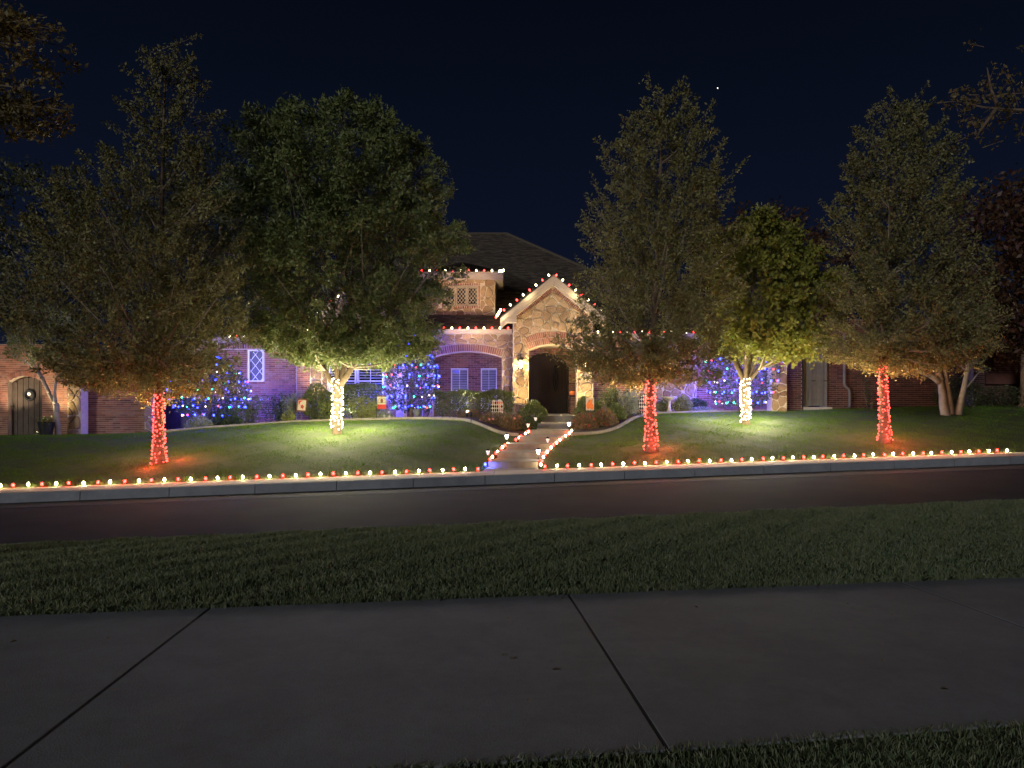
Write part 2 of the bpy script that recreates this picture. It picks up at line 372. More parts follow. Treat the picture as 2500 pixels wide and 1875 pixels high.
# lawn terrain
lx = np.concatenate([np.linspace(-70,-21,8), np.linspace(-19,-6,40), np.linspace(-5.8,4.6,105), np.linspace(4.8,24,56), np.linspace(27,80,8)])
lv = np.concatenate([np.linspace(V_BACK-.005, V_BACK+14, 100), np.linspace(V_BACK+15, V_BACK+60, 8)])
GX, GV = np.meshgrid(lx, lv); GY = GV+MS*GX; GZ = lawn_z(GX, GY)+.012
GZ[0] -= .06
me = bpy.data.meshes.new('lawn'); nx = len(lx)
me.from_pydata(np.stack([GX.ravel(), GY.ravel(), GZ.ravel()], 1).tolist(), [], [(j*nx+i, j*nx+i+1, (j+1)*nx+i+1, (j+1)*nx+i) for j in range(len(lv)-1) for i in range(nx-1)])
me.polygons.foreach_set('use_smooth', [True]*len(me.polygons))
tag(link('lawn', me, MT['turf']), kind='structure')

# entry steps
steps = tag(bpy.data.objects.new('entry_steps', None), kind='structure'); COL.objects.link(steps)
for i, (Y, pl, pr, pb, pt) in enumerate(STEP):
    zt = UZ(pt, Y); xl, xr = UX(pl, Y), UX(pr, Y)
    if i+1 < len(STEP):
        n = STEP[i+1]; Y2 = n[0]; x2l, x2r, zb = UX(n[1], Y2), UX(n[2], Y2), UZ(n[3], Y2)
    else: Y2, x2l, x2r, zb = 31.4, UX(1290, 31.4), UX(1410, 31.4), zt+.02
    s = MB(); n = 9; low = zt-.45
    fr = []; 
    for k in range(n):
        t = k/(n-1); fr.append((xl+(xr-xl)*t, Y-.13*math.sin(math.pi*t)))
    bk = []
    for k in range(n):
        t = k/(n-1); bk.append((x2l+(x2r-x2l)*t, Y2+.04-.13*math.sin(math.pi*t)*(i+1 < len(STEP))))
    for p in fr: s.v += [(p[0], p[1], low), (p[0], p[1], zt-.02), (p[0], p[1]+.02, zt)]
    for p in bk: s.v += [(p[0], p[1], zb+.0), (p[0], p[1], low)]
    q = 3*n
    for k in range(n-1):
        a, b = 3*k, 3*k+3; c, d = q+2*k, q+2*k+2
        s.f += [(a, b, b+1, a+1), (a+1, b+1, b+2, a+2), (a+2, b+2, d, c)]
    s.f += [(0, 1, 2, q, q+1), (3*n-3, q+2*n-1, q+2*n-2, 3*n-1, 3*n-2)]
    s.obj('step', MT['edging'], steps)
# landing between walk and first riser
ls = MB(); Yl = 21.2
pts = [(UX(1180, 19.7), 19.72+0), (UX(1316, 19.7), 19.95), (UX(1313, 21.1), Yl), (UX(1192, 21.1), Yl)]
ls.add([(p[0], p[1], .0) for p in pts]+[(pts[0][0], pts[0][1], .150), (pts[1][0], pts[1][1], .165), (pts[2][0], pts[2][1], UZ(1141, 21.1)), (pts[3][0], pts[3][1], UZ(1141, 21.1))], [(0,1,5,4),(1,2,6,5),(2,3,7,6),(3,0,4,7),(4,5,6,7)])
ls.obj('landing', MT['edging'], steps)

# ---- grass blades
def blades(name, x, y, z, hgt, wid, mat, seg=1, lean=.5):
    n = len(x); a = rng.uniform(0, 2*np.pi, n); h = hgt*rng.uniform(.55, 1.25, n); w = wid*rng.uniform(.7, 1.3, n)
    la = rng.uniform(0, 2*np.pi, n); ll = h*lean*rng.uniform(.1, 1.2, n)
    dx, dy = np.cos(a)*w/2, np.sin(a)*w/2; tx, ty = np.cos(la)*ll, np.sin(la)*ll
    B = np.stack([x, y, z-.005], 1); D = np.stack([dx, dy, 0*dx], 1); T = np.stack([x+tx, y+ty, z+h], 1)
    if seg == 1: V = np.stack([B-D, B+D, T], 1); k = 3
    else:
        Mi = np.stack([x+tx*.3, y+ty*.3, z+h*.6], 1); V = np.stack([B-D, B+D, Mi+D*.8, T, Mi-D*.8], 1); k = 5
    return tag(link(name, fast_mesh(name, V, k, mat)), kind='stuff')
def in_view(x, y, m=120): px = CX+F*x/y; return (px > -m) & (px < 2500+m)
n = 430000; vv = rng.uniform(V_FAR, V_VERGE+.05, n); xx = rng.uniform(-8.5, 10.5, n); yy = vv+MS*xx; k = in_view(xx, yy)
xx, yy, vv = xx[k], yy[k], vv[k]; t = (vv-V_FAR)/(V_VERGE-V_FAR)
keep = rng.random(len(xx)) < np.clip(.55+.45*t, 0, 1); xx, yy, vv, t = xx[keep], yy[keep], vv[keep], t[keep]
zz = (-.012)*(1-t)+verge_z(xx)*t+.03*np.sin(np.pi*t)
patch = .92+.18*np.sin(xx*2.3+1)*np.sin(yy*1.9)+.25*np.sin(xx*7.1-yy*5.3)
blades('verge_grass', xx, yy, zz, .052*np.clip(patch, .75, 1.15), .0075, MT['grass'], 2, .8)
# ragged overhang on the edges of the near path
n = 5000; xx = rng.uniform(-4.3, 6.5, n); yy = V_FAR+rng.normal(.02, .03, n)+MS*xx; blades('edge_grass', xx, yy, 0*xx-.02, .06, .007, MT['grass'], 2, 1.1)
n = 26000; xx = rng.uniform(-1.6, 3.4, n); vv = rng.uniform(2.2, V_NEAR+.025, n); yy = vv+MS*xx
blades('near_grass', xx, yy, 0*xx-.018, .040, .006, MT['grass'], 2, .8)
n = 300000; xx = rng.uniform(-19, 22, n); vv = V_BACK+.02+rng.random(n)**.9*10.5; yy = vv+MS*xx; k = in_view(xx, yy, 40)
xx, yy = xx[k], yy[k]
xl = np.interp(yy, SY, SL); xr = np.interp(yy, SY, SR); k = (xx < xl-.06) | (xx > xr+.06); xx, yy = xx[k], yy[k]
EDL = [(395,1057,25.6),(424,1055,26.0),(470,1050,26.4),(520,1044.5,26.8),(617,1037,27.2),(713,1032,27.4),(848,1031,27.4),(974,1026,27.5),(1050,1026,27.4),(1110,1024,27.2),(1143,1026,26.9),(1177,1034,26.4),(1206,1045,26.0),(1240,1051.5,25.8),(1281,1055,25.9)]
EDR = [(1394,1056,25.9),(1440,1052,26.1),(1480,1045,26.5),(1508,1036,27.0),(1528,1025,27.9),(1545,1017,28.8),(1570,1013,29.4),(1640,1013,29.7),(1737,1014,29.9),(1800,1015.5,30.1),(1880,1016.5,30.3)]
def edpts(E): return [(UX(p, Y), Y) for p, q, Y in E]
eL, eR = edpts(EDL), edpts(EDR)
lim = np.full(len(xx), 99.0)
for E in (eL, eR):
    ex = np.array([p[0] for p in E]); ey = np.array([p[1] for p in E]); i = (xx >= ex[0]-.5) & (xx <= ex[-1]+.1)
    lim[i] = np.minimum(lim[i], np.interp(xx[i], ex, ey)-.1)
k = yy < lim; xx, yy = xx[k], yy[k]
zz = lawn_z(xx, yy)
lp = .75+.3*np.sin(xx*1.7+yy*.9)*np.sin(yy*2.3-xx*.6)+.25*np.sin(xx*4.7+1)*np.sin(yy*5.1)
blades('lawn_grass', xx, yy, zz, .062*np.clip(lp, .45, 1.35), .014, MT['grass_lawn'], 1, .9)

# ---- flower beds with concrete edging
def bed(E, nm, far):
    mb = MB()
    for x, y in E:
        for t in np.linspace(0, 1, 6):
            Y = y+(far-y)*t; mb.v.append((x, Y, max(gz(x, Y), gz(x, y))+.035+.05*(t > .1)))
    n = len(E); mb.f = [(i*6+k, (i+1)*6+k, (i+1)*6+k+1, i*6+k+1) for i in range(n-1) for k in range(5)]
    return tag(mb.obj(nm, MT['soil'], None, True), kind='structure')
bed(eL, 'bed_soil', 33.0); bed(eR, 'bed_soil', 33.0)
def edging(E, label):
    # resample
    P = [Vector((x, y, 0)) for x, y in E]; L = [0]
    for a, b in zip(P[:-1], P[1:]): L.append(L[-1]+(b-a).length)
    ts = np.arange(0, L[-1], .25); Q = [Vector((np.interp(t, L, [p.x for p in P]), np.interp(t, L, [p.y for p in P]), 0)) for t in ts]
    for _ in range(3): Q = [Q[0]]+[(Q[i-1]+Q[i]*2+Q[i+1])/4 for i in range(1, len(Q)-1)]+[Q[-1]]
    s = MB(); prof = [(-.085, -.12), (-.085, .06), (-.05, .105), (.05, .105), (.085, .06), (.085, -.12)]; m = len(prof)
    for i, q in enumerate(Q):
        t = (Q[min(i+1, len(Q)-1)]-Q[max(i-1, 0)]).normalized(); nn = Vector((-t.y, t.x, 0)); z = gz(q.x, q.y)
        for a, b in prof: s.v.append((q.x+nn.x*a, q.y+nn.y*a, z+b))
    s.f = [(i*m+k, (i+1)*m+k, (i+1)*m+k+1, i*m+k+1) for i in range(len(Q)-1) for k in range(m-1)]
    s.f += [tuple(range(m)), tuple((len(Q)-1)*m+k for k in range(m-1, -1, -1))]
    return tag(s.obj('bed_edging', MT['edging']), label, 'edging', 'concrete edgings of the flower beds')
edging(eL, 'long concrete edging curving from the dark side gate to the steps')
edging(eR, 'S-curved concrete edging from the steps past the bird bath')

# fallen leaves on the near path, verge and road edge
n = 150; xx = rng.uniform(-4.5, 6.5, n); vv = np.concatenate([rng.uniform(3.5, 6.4, 50), rng.uniform(6.3, 6.75, 40), rng.uniform(17.6, 18.55, 60)]); yy = vv+MS*xx; xx[90:] = rng.uniform(-11, 13, 60); yy[90:] = vv[90:]+MS*xx[90:]
zz = np.where(vv < 7, .006, kerb_z(xx)+.03); P = np.stack([xx, yy, zz], 1); A = rng.normal(size=(n, 3)); A[:, 2] = np.abs(A[:, 2])*.15; A /= np.linalg.norm(A, axis=1, keepdims=True)
B = np.cross(A, np.array([0, 0, 1.0])); L = rng.uniform(.022, .05, n)[:, None]; C = np.array([0, 0, .012])
tag(link('fallen_leaves', fast_mesh('fallen_leaves', np.stack([P, P+A*L*.5+B*L*.3+C, P+A*L, P+A*L*.5-B*L*.3+C], 1), 4, MT['leaf_rust'])), kind='stuff')
# ------------------------------------------------------------------ masonry helpers
def XZ(poly, Y): return [(UX(p[0], Y), UZ(p[1], Y)) for p in poly]
def area(p): return .5*sum(p[i][0]*p[(i+1) % len(p)][1]-p[(i+1) % len(p)][0]*p[i][1] for i in range(len(p)))
def clip_half(poly, nx, nz, d):
    """keep nx*x+nz*z <= d"""
    out = []; n = len(poly)
    for i in range(n):
        a, b = poly[i], poly[(i+1) % n]; da = nx*a[0]+nz*a[1]-d; db = nx*b[0]+nz*b[1]-d
        if da <= 0: out.append(a)
        if (da < 0 < db) or (db < 0 < da):
            t = da/(da-db); out.append((a[0]+(b[0]-a[0])*t, a[1]+(b[1]-a[1])*t))
    return out
def chaikin(p, it=2):
    for _ in range(it):
        q = []
        for i in range(len(p)):
            a, b = p[i], p[(i+1) % len(p)]
            q += [(a[0]*.78+b[0]*.22, a[1]*.78+b[1]*.22), (a[0]*.22+b[0]*.78, a[1]*.22+b[1]*.78)]
        p = q
    return p
def dedupe(p, e=.012):
    q = []
    for a in p:
        if not q or (abs(a[0]-q[-1][0])+abs(a[1]-q[-1][1])) > e: q.append(a)
    if len(q) > 2 and abs(q[0][0]-q[-1][0])+abs(q[0][1]-q[-1][1]) < e: q.pop()
    return q
def stones(region, Y, parent, size=.55, holes=(), mort=.03, stretch=1.35, seed=1, mat=None, hh=(.03, .085), raw=False):
    rs = random.Random(seed); reg = region if raw else XZ(region, Y)
    if area(reg) < 0: reg = reg[::-1]
    x0, x1 = min(p[0] for p in reg), max(p[0] for p in reg); z0, z1 = min(p[1] for p in reg), max(p[1] for p in reg)
    sxs, szs = size*stretch**.5, size/stretch**.5; seeds = []
    nz_ = int((z1-z0)/szs)+3; nx_ = int((x1-x0)/sxs)+3
    for j in range(-1, nz_):
        for i in range(-1, nx_):
            
            if rs.random() < .86: seeds.append((x0+(i+.5*(j % 2)+rs.uniform(-.5, .5))*sxs, z0+(j+rs.uniform(-.5, .5))*szs))
    hs = [[(UX(a, Y), UZ(d, Y)), (UX(b, Y), UZ(c, Y))] for a, b, c, d in holes]
    for i, s in enumerate(seeds):
        if not (x0-sxs < s[0] < x1+sxs and z0-szs < s[1] < z1+szs): continue
        cell = reg
        near = sorted(((t[0]-s[0])**2+(t[1]-s[1])**2, k) for k, t in enumerate(seeds) if k != i)[:18]
        for d2, k in near:
            t = seeds[k]; L = math.sqrt(d2); nx, nz = (t[0]-s[0])/L, (t[1]-s[1])/L
            cell = clip_half(cell, nx, nz, nx*s[0]+nz*s[1]+L/2-mort*rs.uniform(.35, .75))
            if len(cell) < 3: break
        if len(cell) < 3: continue
        for (hx0, hz0), (hx1, hz1) in hs:
            cx0, cx1 = min(p[0] for p in cell), max(p[0] for p in cell); cz0, cz1 = min(p[1] for p in cell), max(p[1] for p in cell)
            if cx1 < hx0 or cx0 > hx1 or cz1 < hz0 or cz0 > hz1: continue
            c4 = [clip_half(cell, 1, 0, hx0), clip_half(cell, -1, 0, -hx1), clip_half(cell, 0, 1, hz0), clip_half(cell, 0, -1, -hz1)]
            cell = max(c4, key=lambda c: abs(area(c)) if len(c) > 2 else 0)
            if len(cell) < 3: break
        cell = dedupe(cell)
        if len(cell) < 3 or abs(area(cell)) < .012: continue
        cell = chaikin(cell, 1); n = len(cell)
        cx = sum(p[0] for p in cell)/n; cz = sum(p[1] for p in cell)/n; h = rs.uniform(*hh)
        tx, tz = rs.uniform(-.03, .03), rs.uniform(-.04, .03)
        m = MB()
        for sc, dy in ((1, .004), (.985, -h*.55), (.90, -h)):
            for p in cell:
                qx, qz = (p[0]-cx)*sc, (p[1]-cz)*sc
                m.v.append((qx, dy+(0 if sc == 1 else qx*tx+qz*tz+rs.uniform(-.006, .006)), qz))
        m.v.append((0, -h*1.12, 0))
        for r in range(2): m.f += [(r*n+k, r*n+(k+1) % n, (r+1)*n+(k+1) % n, (r+1)*n+k) for k in range(n)]
        m.f += [(2*n+k, 2*n+(k+1) % n, 3*n) for k in range(n)]
        inst('stone', m.mesh('stone', mat or MT['stone']), (cx, Y, cz), parent)
def spans(polys, z):
    xs = []
    for q in polys:
        for i in range(len(q)):
            a, b = q[i], q[(i+1) % len(q)]
            if (a[1] <= z < b[1]) or (b[1] <= z < a[1]): xs.append(a[0]+(b[0]-a[0])*(z-a[1])/(b[1]-a[1]))
    xs.sort(); return list(zip(xs[::2], xs[1::2]))
def brickwork(polys, Y, parent, mat=None, course=.082, blen=.285, proud=.012, raw=False):
    P = polys if raw else [XZ(q, Y) for q in polys]
    z0, z1 = min(p[1] for p in P[0]), max(p[1] for p in P[0]); mb = MB(); j = 0.011; r = 0; z = z0
    while z+course*.6 < z1:
        for a, b in spans(P, z+course*.5):
            x = a+((r % 2)*.5-1)*blen
            while x < b:
                u0, u1 = max(x+j/2, a+.003), min(x+blen-j/2, b-.003)
                if u1-u0 > .03:
                    d = proud*random.uniform(.7, 1.35); mb.add([(u0,Y+.003,z+j/2),(u1,Y+.003,z+j/2),(u1,Y+.003,z+course-j/2),(u0,Y+.003,z+course-j/2),
                        (u0,Y-d,z+j/2),(u1,Y-d,z+j/2),(u1,Y-d,z+course-j/2),(u0,Y-d,z+course-j/2)], [(4,5,6,7),(0,1,5,4),(1,2,6,5),(2,3,7,6),(3,0,4,7)])
                x += blen
        z += course; r += 1
    return tag(mb.obj('brickwork', mat or MT['brick'], parent), kind='stuff')
def brick_mesh(w, h, d, mat):
    mb = MB(); a, b, e = w/2, h/2, .006
    mb.add([(-a,.004,-b),(a,.004,-b),(a,.004,b),(-a,.004,b),(-a,-d+e,-b),(a,-d+e,-b),(a,-d+e,b),(-a,-d+e,b),(-a+e,-d,-b+e),(a-e,-d,-b+e),(a-e,-d,b-e),(-a+e,-d,b-e)],
           [(0,1,5,4),(1,2,6,5),(2,3,7,6),(3,0,4,7),(4,5,9,8),(5,6,10,9),(6,7,11,10),(7,4,8,11),(8,9,10,11)])
    return mb.mesh('brick', mat)
def put_bricks(me, Y, items, parent):
    for x, z, ang in items: inst('brick', me, (x, Y, z), parent, rot=(0, -ang, 0))
def arc(cx, cy, r, a0, a1, n=16): return [(cx+r*math.sin(a0+(a1-a0)*k/n), cy-r*math.cos(a0+(a1-a0)*k/n)) for k in range(n+1)]

# ------------------------------------------------------------------ house
YP, YW, YB, YD, YBAY, YL, YR, YDM = 31.5, 32.1, 34.2, 33.7, 31.2, 32.2, 32.5, 33.06
house = thing('house', (0, 34, 1.5), 'large brick and stone house with steep shingle roof behind the lit trees', 'house')
# --- portico with gable
pw = MB()
outer = [(1252,1030),(1252,774),(1350,692),(1448,774),(1448,1030),(1409,1030),(1409,855)]+arc(1350,967.5,127,R(27.7),R(-27.7),18)[1:-1]+[(1291,855),(1291,1030)]
pw.prism([XZ(outer, YP)], YP, .75)
portico = pw.obj('portico_wall', MT['mortar'], house)
ring = arc(1350,967.5,161,R(28.5),R(-28.5),20)
st = [(1254,1028),(1254,783),(1350,712),(1446,783),(1446,1028),(1411,1028),(1411,856),(1425,826)]+ring[1:-1]+[(1275,826),(1289,856),(1289,1028)]
stones(st, YP, portico, .33, holes=[(1289.5,1410.5,857,1060)], mort=.026, stretch=1.5, seed=3)
mpx = YP/F
bm_a = brick_mesh(.058, 14.2*mpx, .035, MT['brick'])
its = []
for rr in (135.2, 151.2):
    nb = 27 if rr < 140 else 31
    for k in range(nb):
        a = R(-27.4)+R(54.8)*(k+.5)/nb; its.append((UX(1350+rr*math.sin(a), YP), UZ(967.5-rr*math.cos(a), YP), -a))
put_bricks(bm_a, YP, its, portico)
bm_g = brick_mesh(.057, 11.5*mpx*1.05, .03, MT['brick']); its = []
for sgn in (-1, 1):
    nb = 25; ang = math.atan2(82, 98)
    for k in range(nb):
        t = (k+.5)/nb; px = 1350+sgn*(3+92*t); py = 703.5+(82/98)*(3+92*t)-1
        its.append((UX(px, YP), UZ(py, YP), -sgn*ang*1.0))
put_bricks(bm_g, YP, its, portico)
# intrados (soffit lining) trim of arch + porch side walls and ceiling
pi = MB(); a_in = XZ(arc(1350,967.5,126.5,R(-27.7),R(27.7),18), YP)
for k in range(18):
    p, q = a_in[k], a_in[k+1]; pi.add([(p[0],YP-.03,p[1]),(q[0],YP-.03,q[1]),(q[0],YP-.03,q[1]+.03),(p[0],YP-.03,p[1]+.03),(p[0],YP+.75,p[1]),(q[0],YP+.75,q[1])], [(0,1,2,3),(0,4,5,1)])
pi.obj('arch_lining', MT['trim'], portico)
pc = MB(); pc.box(UX(1252,YP), UX(1448,YP), YP+.7, YD+.15, UZ(838,YP), UZ(838,YP)+.1)
pc.obj('porch_ceiling', MT['trim'], house)
# gable roof with fascia
half = 2.15; ax = UX(1350, YP); az = UZ(669, 31.1); sl = .815
gr = MB()
for s in (-1, 1):
    e = (ax+s*half, az-half*sl)
    gr.add([(ax,31.05,az),(e[0],31.05,e[1]),(e[0],37.2,e[1]),(ax,37.2,az),(ax,31.05,az-.05),(e[0],31.05,e[1]-.05),(e[0],37.2,e[1]-.05),(ax,37.2,az-.05)],
           [(0,1,2,3) if s < 0 else (3,2,1,0), (4,5,6,7), (0,4,5,1), (1,5,6,2)])
groof = gr.obj('gable_roof', MT['shingle'], house)
fb = MB()
for s in (-1, 1):
    e = (ax+s*half, az-half*sl); n = Vector((0,0,-1))
    for (o0, o1, y0, y1) in ((.052, .25, 31.06, 31.1), (.25, .36, 31.10, 31.16), (.36, .43, 31.16, 31.24)):
        fb.add([(ax,y0,az-o0),(e[0],y0,e[1]-o0),(e[0],y0,e[1]-o1),(ax,y0,az-o1),(ax,31.5,az-o0),(e[0],31.5,e[1]-o0),(e[0],31.5,e[1]-o1),(ax,31.5,az-o1)],
               [(0,1,2,3),(3,2,6,7),(1,5,6,2),(0,4,5,1)])
    # eave return
    rx0, rx1 = sorted((e[0]-s*.02, e[0]-s*.66)); fb.box(rx0, rx1, 31.08, 31.48, e[1]-.20, e[1]-.06)
    fb.prism([[(e[0]-s*.02, e[1]-.07), (e[0]-s*.66, e[1]-.07), (e[0]-s*.66, e[1]+.46*.8)]], 31.12, .3)
fb.obj('fascia', MT['trim'], house)
# --- shingles
def shingles(polyXY, zf, name_parent, seedv, ex=.17, wd=.30):
    """polyXY convex plan polygon; zf(x,y) plane height. rows across the slope along x"""
    ys = [p[1] for p in polyXY]; y0, y1 = min(ys), max(ys); rs = random.Random(seedv)
    sl_ = zf(0, 1)-zf(0, 0); st_ = ex/math.sqrt(1+sl_*sl_); V = []; y = y0; r = 0
    while y < y1:
        xs = []
        for i in range(len(polyXY)):
            a, b = polyXY[i], polyXY[(i+1) % len(polyXY)]
            ym = y+st_*.5
            if (a[1] <= ym < b[1]) or (b[1] <= ym < a[1]): xs.append(a[0]+(b[0]-a[0])*(ym-a[1])/(b[1]-a[1]))
        if len(xs) >= 2:
            a, b = min(xs), max(xs); x = a-rs.random()*wd
            while x < b:
                w = wd*rs.uniform(.6, 1.2); u0, u1 = max(x+.004, a), min(x+w-.004, b)
                if u1-u0 > .02:
                    h = rs.uniform(.018, .045); yy0 = y-rs.uniform(0, .025); yy1 = y+st_*1.15
                    A, B = (u0,yy0,zf(u0,yy0)+h), (u1,yy0,zf(u1,yy0)+h); Cc, D = (u1,yy1,zf(u1,yy1)+.006), (u0,yy1,zf(u0,yy1)+.006)
                    E_, F_ = (u0,yy0,zf(u0,yy0)-.01), (u1,yy0,zf(u1,yy0)-.01)
                    V += [A, B, Cc, D, E_, F_, B, A]
                x += w
        y += st_; r += 1
    if V: tag(link('shingles', fast_mesh('shingles', V, 4, MT['shingle']), None, name_parent), kind='stuff')
def rplane(Y0, z0, s): return lambda x, y: z0+s*(y-Y0)
ZE = 5.2
zfA = rplane(31.8, ZE, .6)
XA0, XA1 = -4.6, UX(1291, 36.1)+ (36.1-31.8)*.875
polyA = [(XA0, 31.75), (-.05+.0, 31.75), (UX(1291,36.1)+.9, 35.0), (UX(1291, 36.1), 36.1), (UX(1154, 39.3), 39.3), (-2.4, 39.8), (XA0, 39.8)]
ra = MB(); ra.add([(x, y, zfA(x, y)) for x, y in polyA], [tuple(range(len(polyA)))])
hp = (UX(1154, 39.3), 39.3)
ra.add([(-2.4,39.8,zfA(0,39.8)), (UX(1291,36.1)+.9,35.0,zfA(0,35.0)), (3.0,39.8,6.2), (3.0, 44, 6.2), (-2.4, 44, 7)], [(0,1,2),(0,2,3,4)])
roofA = ra.obj('wing_roof', MT['shingle'], house)
shingles([(XA0,31.75),(-.05,31.75),(UX(1291,36.1)+.9,35.0),(-2.4,39.8),(XA0,39.8)], zfA, roofA, 5)
zfB = rplane(34.8, ZE, .6); rbx = UX(1238, 47.7)
polyB = [(-16, 34.8), (10.4, 34.8), (rbx, 47.7), (-7.5, 47.7)]
rb = MB(); rb.add([(x, y, zfB(x, y)) for x, y in polyB]+[(10.4, 60.6, ZE), (-16, 60.6, ZE)], [(0,1,2,3), (1,4,2), (2,4,5,3), (3,5,0)])
roofB = rb.obj('main_roof', MT['shingle'], house)
shingles([(-9.5, 37.8), (7.9, 37.8), (rbx, 47.7), (-7.5, 47.7)], zfB, roofB, 6, .2, .34)
cp = MB()
for a, b in (((rbx,47.7),(10.4,34.8)), ((-7.5,47.7),(rbx,47.7))):
    cp.tube([(a[0],a[1],zfB(0,a[1])+.02),(b[0],b[1],zfB(0,b[1])+.02)], .09, 6)
cp.obj('ridge_cap', MT['shingle'], roofB)
cp = MB(); q0, q1 = (-2.4, 39.8), (UX(1291,36.1)+.9, 35.0)
cp.tube([(q0[0],q0[1],zfA(0,q0[1])+.02),(q1[0],q1[1],zfA(0,q1[1])+.02)], .08, 6); cp.obj('ridge_cap', MT['shingle'], roofA)
# --- wing with segmental arch, porch behind
ww = MB()
wo_ = [(1030,1030),(1030,812),(1262,812),(1262,1030),(1225,1030),(1225,872.3)]+arc(1141,1128.6,270,R(18.1),R(-18.1),18)[1:-1]+[(1057,872.3),(1057,1030)]
ww.prism([XZ(wo_, YW)], YW, .5)
wing = ww.obj('wing_wall', MT['mortar'], house)
ring = arc(1141,1128.6,290,R(18.4),R(-18.4),20)
stones([(1032,1026),(1032,816),(1251,816),(1251,1026),(1227,1026),(1227,872),(1232,853)]+ring[1:-1]+[(1050,853),(1055,872),(1055,1026)], YW, wing, .33, holes=[(1055.5,1226.5,873,1060)], mort=.026, stretch=1.5, seed=8)
mpw = YW/F; bm_w = brick_mesh(.066, 16.5*mpw, .03, MT['brick']); its = []
for k in range(33):
    a = R(-18.0)+R(36)*(k+.5)/33; its.append((UX(1141+279.5*math.sin(a), YW), UZ(1128.6-279.5*math.cos(a), YW), -a))
put_bricks(bm_w, YW, its, wing)
wf = MB(); wf.box(UX(1000,31.7), UX(1250,31.7), 31.7, 31.78, UZ(813.5,31.7), UZ(803.5,31.7)); wf.box(UX(1000,31.78), UX(1250,31.78), 31.785, YW-.01, UZ(815,31.8), UZ(812,31.8))
wf.obj('gutter_board', MT['trim'], house)
# porch back wall with two windows
def sash_window(px0, px1, py0, py1, Y, parent, nslat=0, lattice=None, fw=.07, mid=True, fmat=None, vert=True, glass=None, lat_n=0):
    """frame, pane, slats (plantation shutter) or a diamond lattice"""
    fm = fmat or MT['white']; x0, x1, z0, z1 = UX(px0,Y), UX(px1,Y), UZ(py1,Y), UZ(py0,Y)
    p = MB(); p.box(x0+.01, x1-.01, Y+.10, Y+.12, z0+.01, z1-.01); win = p.obj('window', glass or MT['glass'], parent)
    f = MB(); f.box(x0-fw,x1+fw,Y-.03,Y+.09,z1,z1+fw); f.box(x0-fw,x1+fw,Y-.04,Y+.09,z0-fw,z0); f.box(x0-fw,x0,Y-.028,Y+.09,z0,z1); f.box(x1,x1+fw,Y-.028,Y+.09,z0,z1)
    f.obj('frame', fm, win)
    if mid:
        f = MB(); zm = z0+(z1-z0)*.47; f.box(x0,x1,Y-.005,Y+.06,zm-.028,zm+.028); f.obj('meeting_rail', fm, win)
    if vert:
        f = MB(); xm = (x0+x1)/2; f.box(xm-.012,xm+.012,Y+.0,Y+.03,z0,z1); f.obj('muntin', fm, win)
    if nslat:
        sm = MB(); sm.obox((0,0,0), Vector((1,0,0)), Vector((0,.8,.6)), Vector((0,-.6,.8)), (x1-x0)/2-.015, .035, .006); me = sm.mesh('slat', MT['slat'])
        for k in range(nslat): inst('slat', me, ((x0+x1)/2, Y+.065, z0+(z1-z0)*(k+.5)/nslat), win)
    if lattice:
        step = lattice; t = .011; W_, H_ = x1-x0, z1-z0; asp = 1.28
        for sg in (1, -1):
            c = -H_/asp
            while c < W_+H_/asp:
                # line x = c + sg*z/asp (shifted for sg=-1)
                pts = []
                xb = c if sg > 0 else c+H_/asp
                for zz_ in (0, H_): pts.append((xb+sg*zz_/asp if sg > 0 else c+(H_-zz_)/asp, zz_))
                (xa, za), (xb_, zb_) = pts
                # clip to 0..W_
                def cut(xa, za, xb, zb):
                    if xa < 0 and xb < 0 or xa > W_ and xb > W_: return None
                    d = xb-xa
                    t0, t1 = 0, 1
                    for lo, hi in ((0, W_),):
                        ta, tb = (lo-xa)/d, (hi-xa)/d
                        if ta > tb: ta, tb = tb, ta
                        t0, t1 = max(t0, ta), min(t1, tb)
                    return None if t1-t0 < .02 else (xa+d*t0, za+(zb-za)*t0, xa+d*t1, za+(zb-za)*t1)
                r = cut(xa, za, xb_, zb_)
                if r:
                    A, B = Vector((x0+r[0],0,z0+r[1])), Vector((x0+r[2],0,z0+r[3])); d = (B-A); L = d.length; d.normalize()
                    b = MB(); b.obox((A+B)/2+Vector((0, Y+.04-.012*sg, 0)), d, Vector((0,1,0)), d.cross(Vector((0,1,0))), L/2, .006, t); b.obj('lattice_bar', fm, win)
                c += step
    return win
pb = MB(); wh = [[(1102,940),(1102,898),(1142,898),(1142,940)], ]
hole1 = [(1101,1000),(1101,899),(1143,899),(1143,1000)]; hole2 = [(1174,1000),(1174,899),(1213,899),(1213,1000)]
hole0 = [(1030,1000),(1030,899),(1070,899),(1070,1000)]
wall_b = [(1000,1030),(1000,840),(1270,840),(1270,1030)]
pb.prism([XZ(q, YB) for q in (wall_b, hole0, hole1, hole2)], YB, .3); back = pb.obj('porch_wall', MT['mortar'], house)
brickwork([wall_b, hole0, hole1, hole2], YB, back)
for h in (hole0, hole1, hole2): sash_window(h[0][0]+2.5, h[2][0]-2.5, 902, 1000, YB+.03, house, 24)
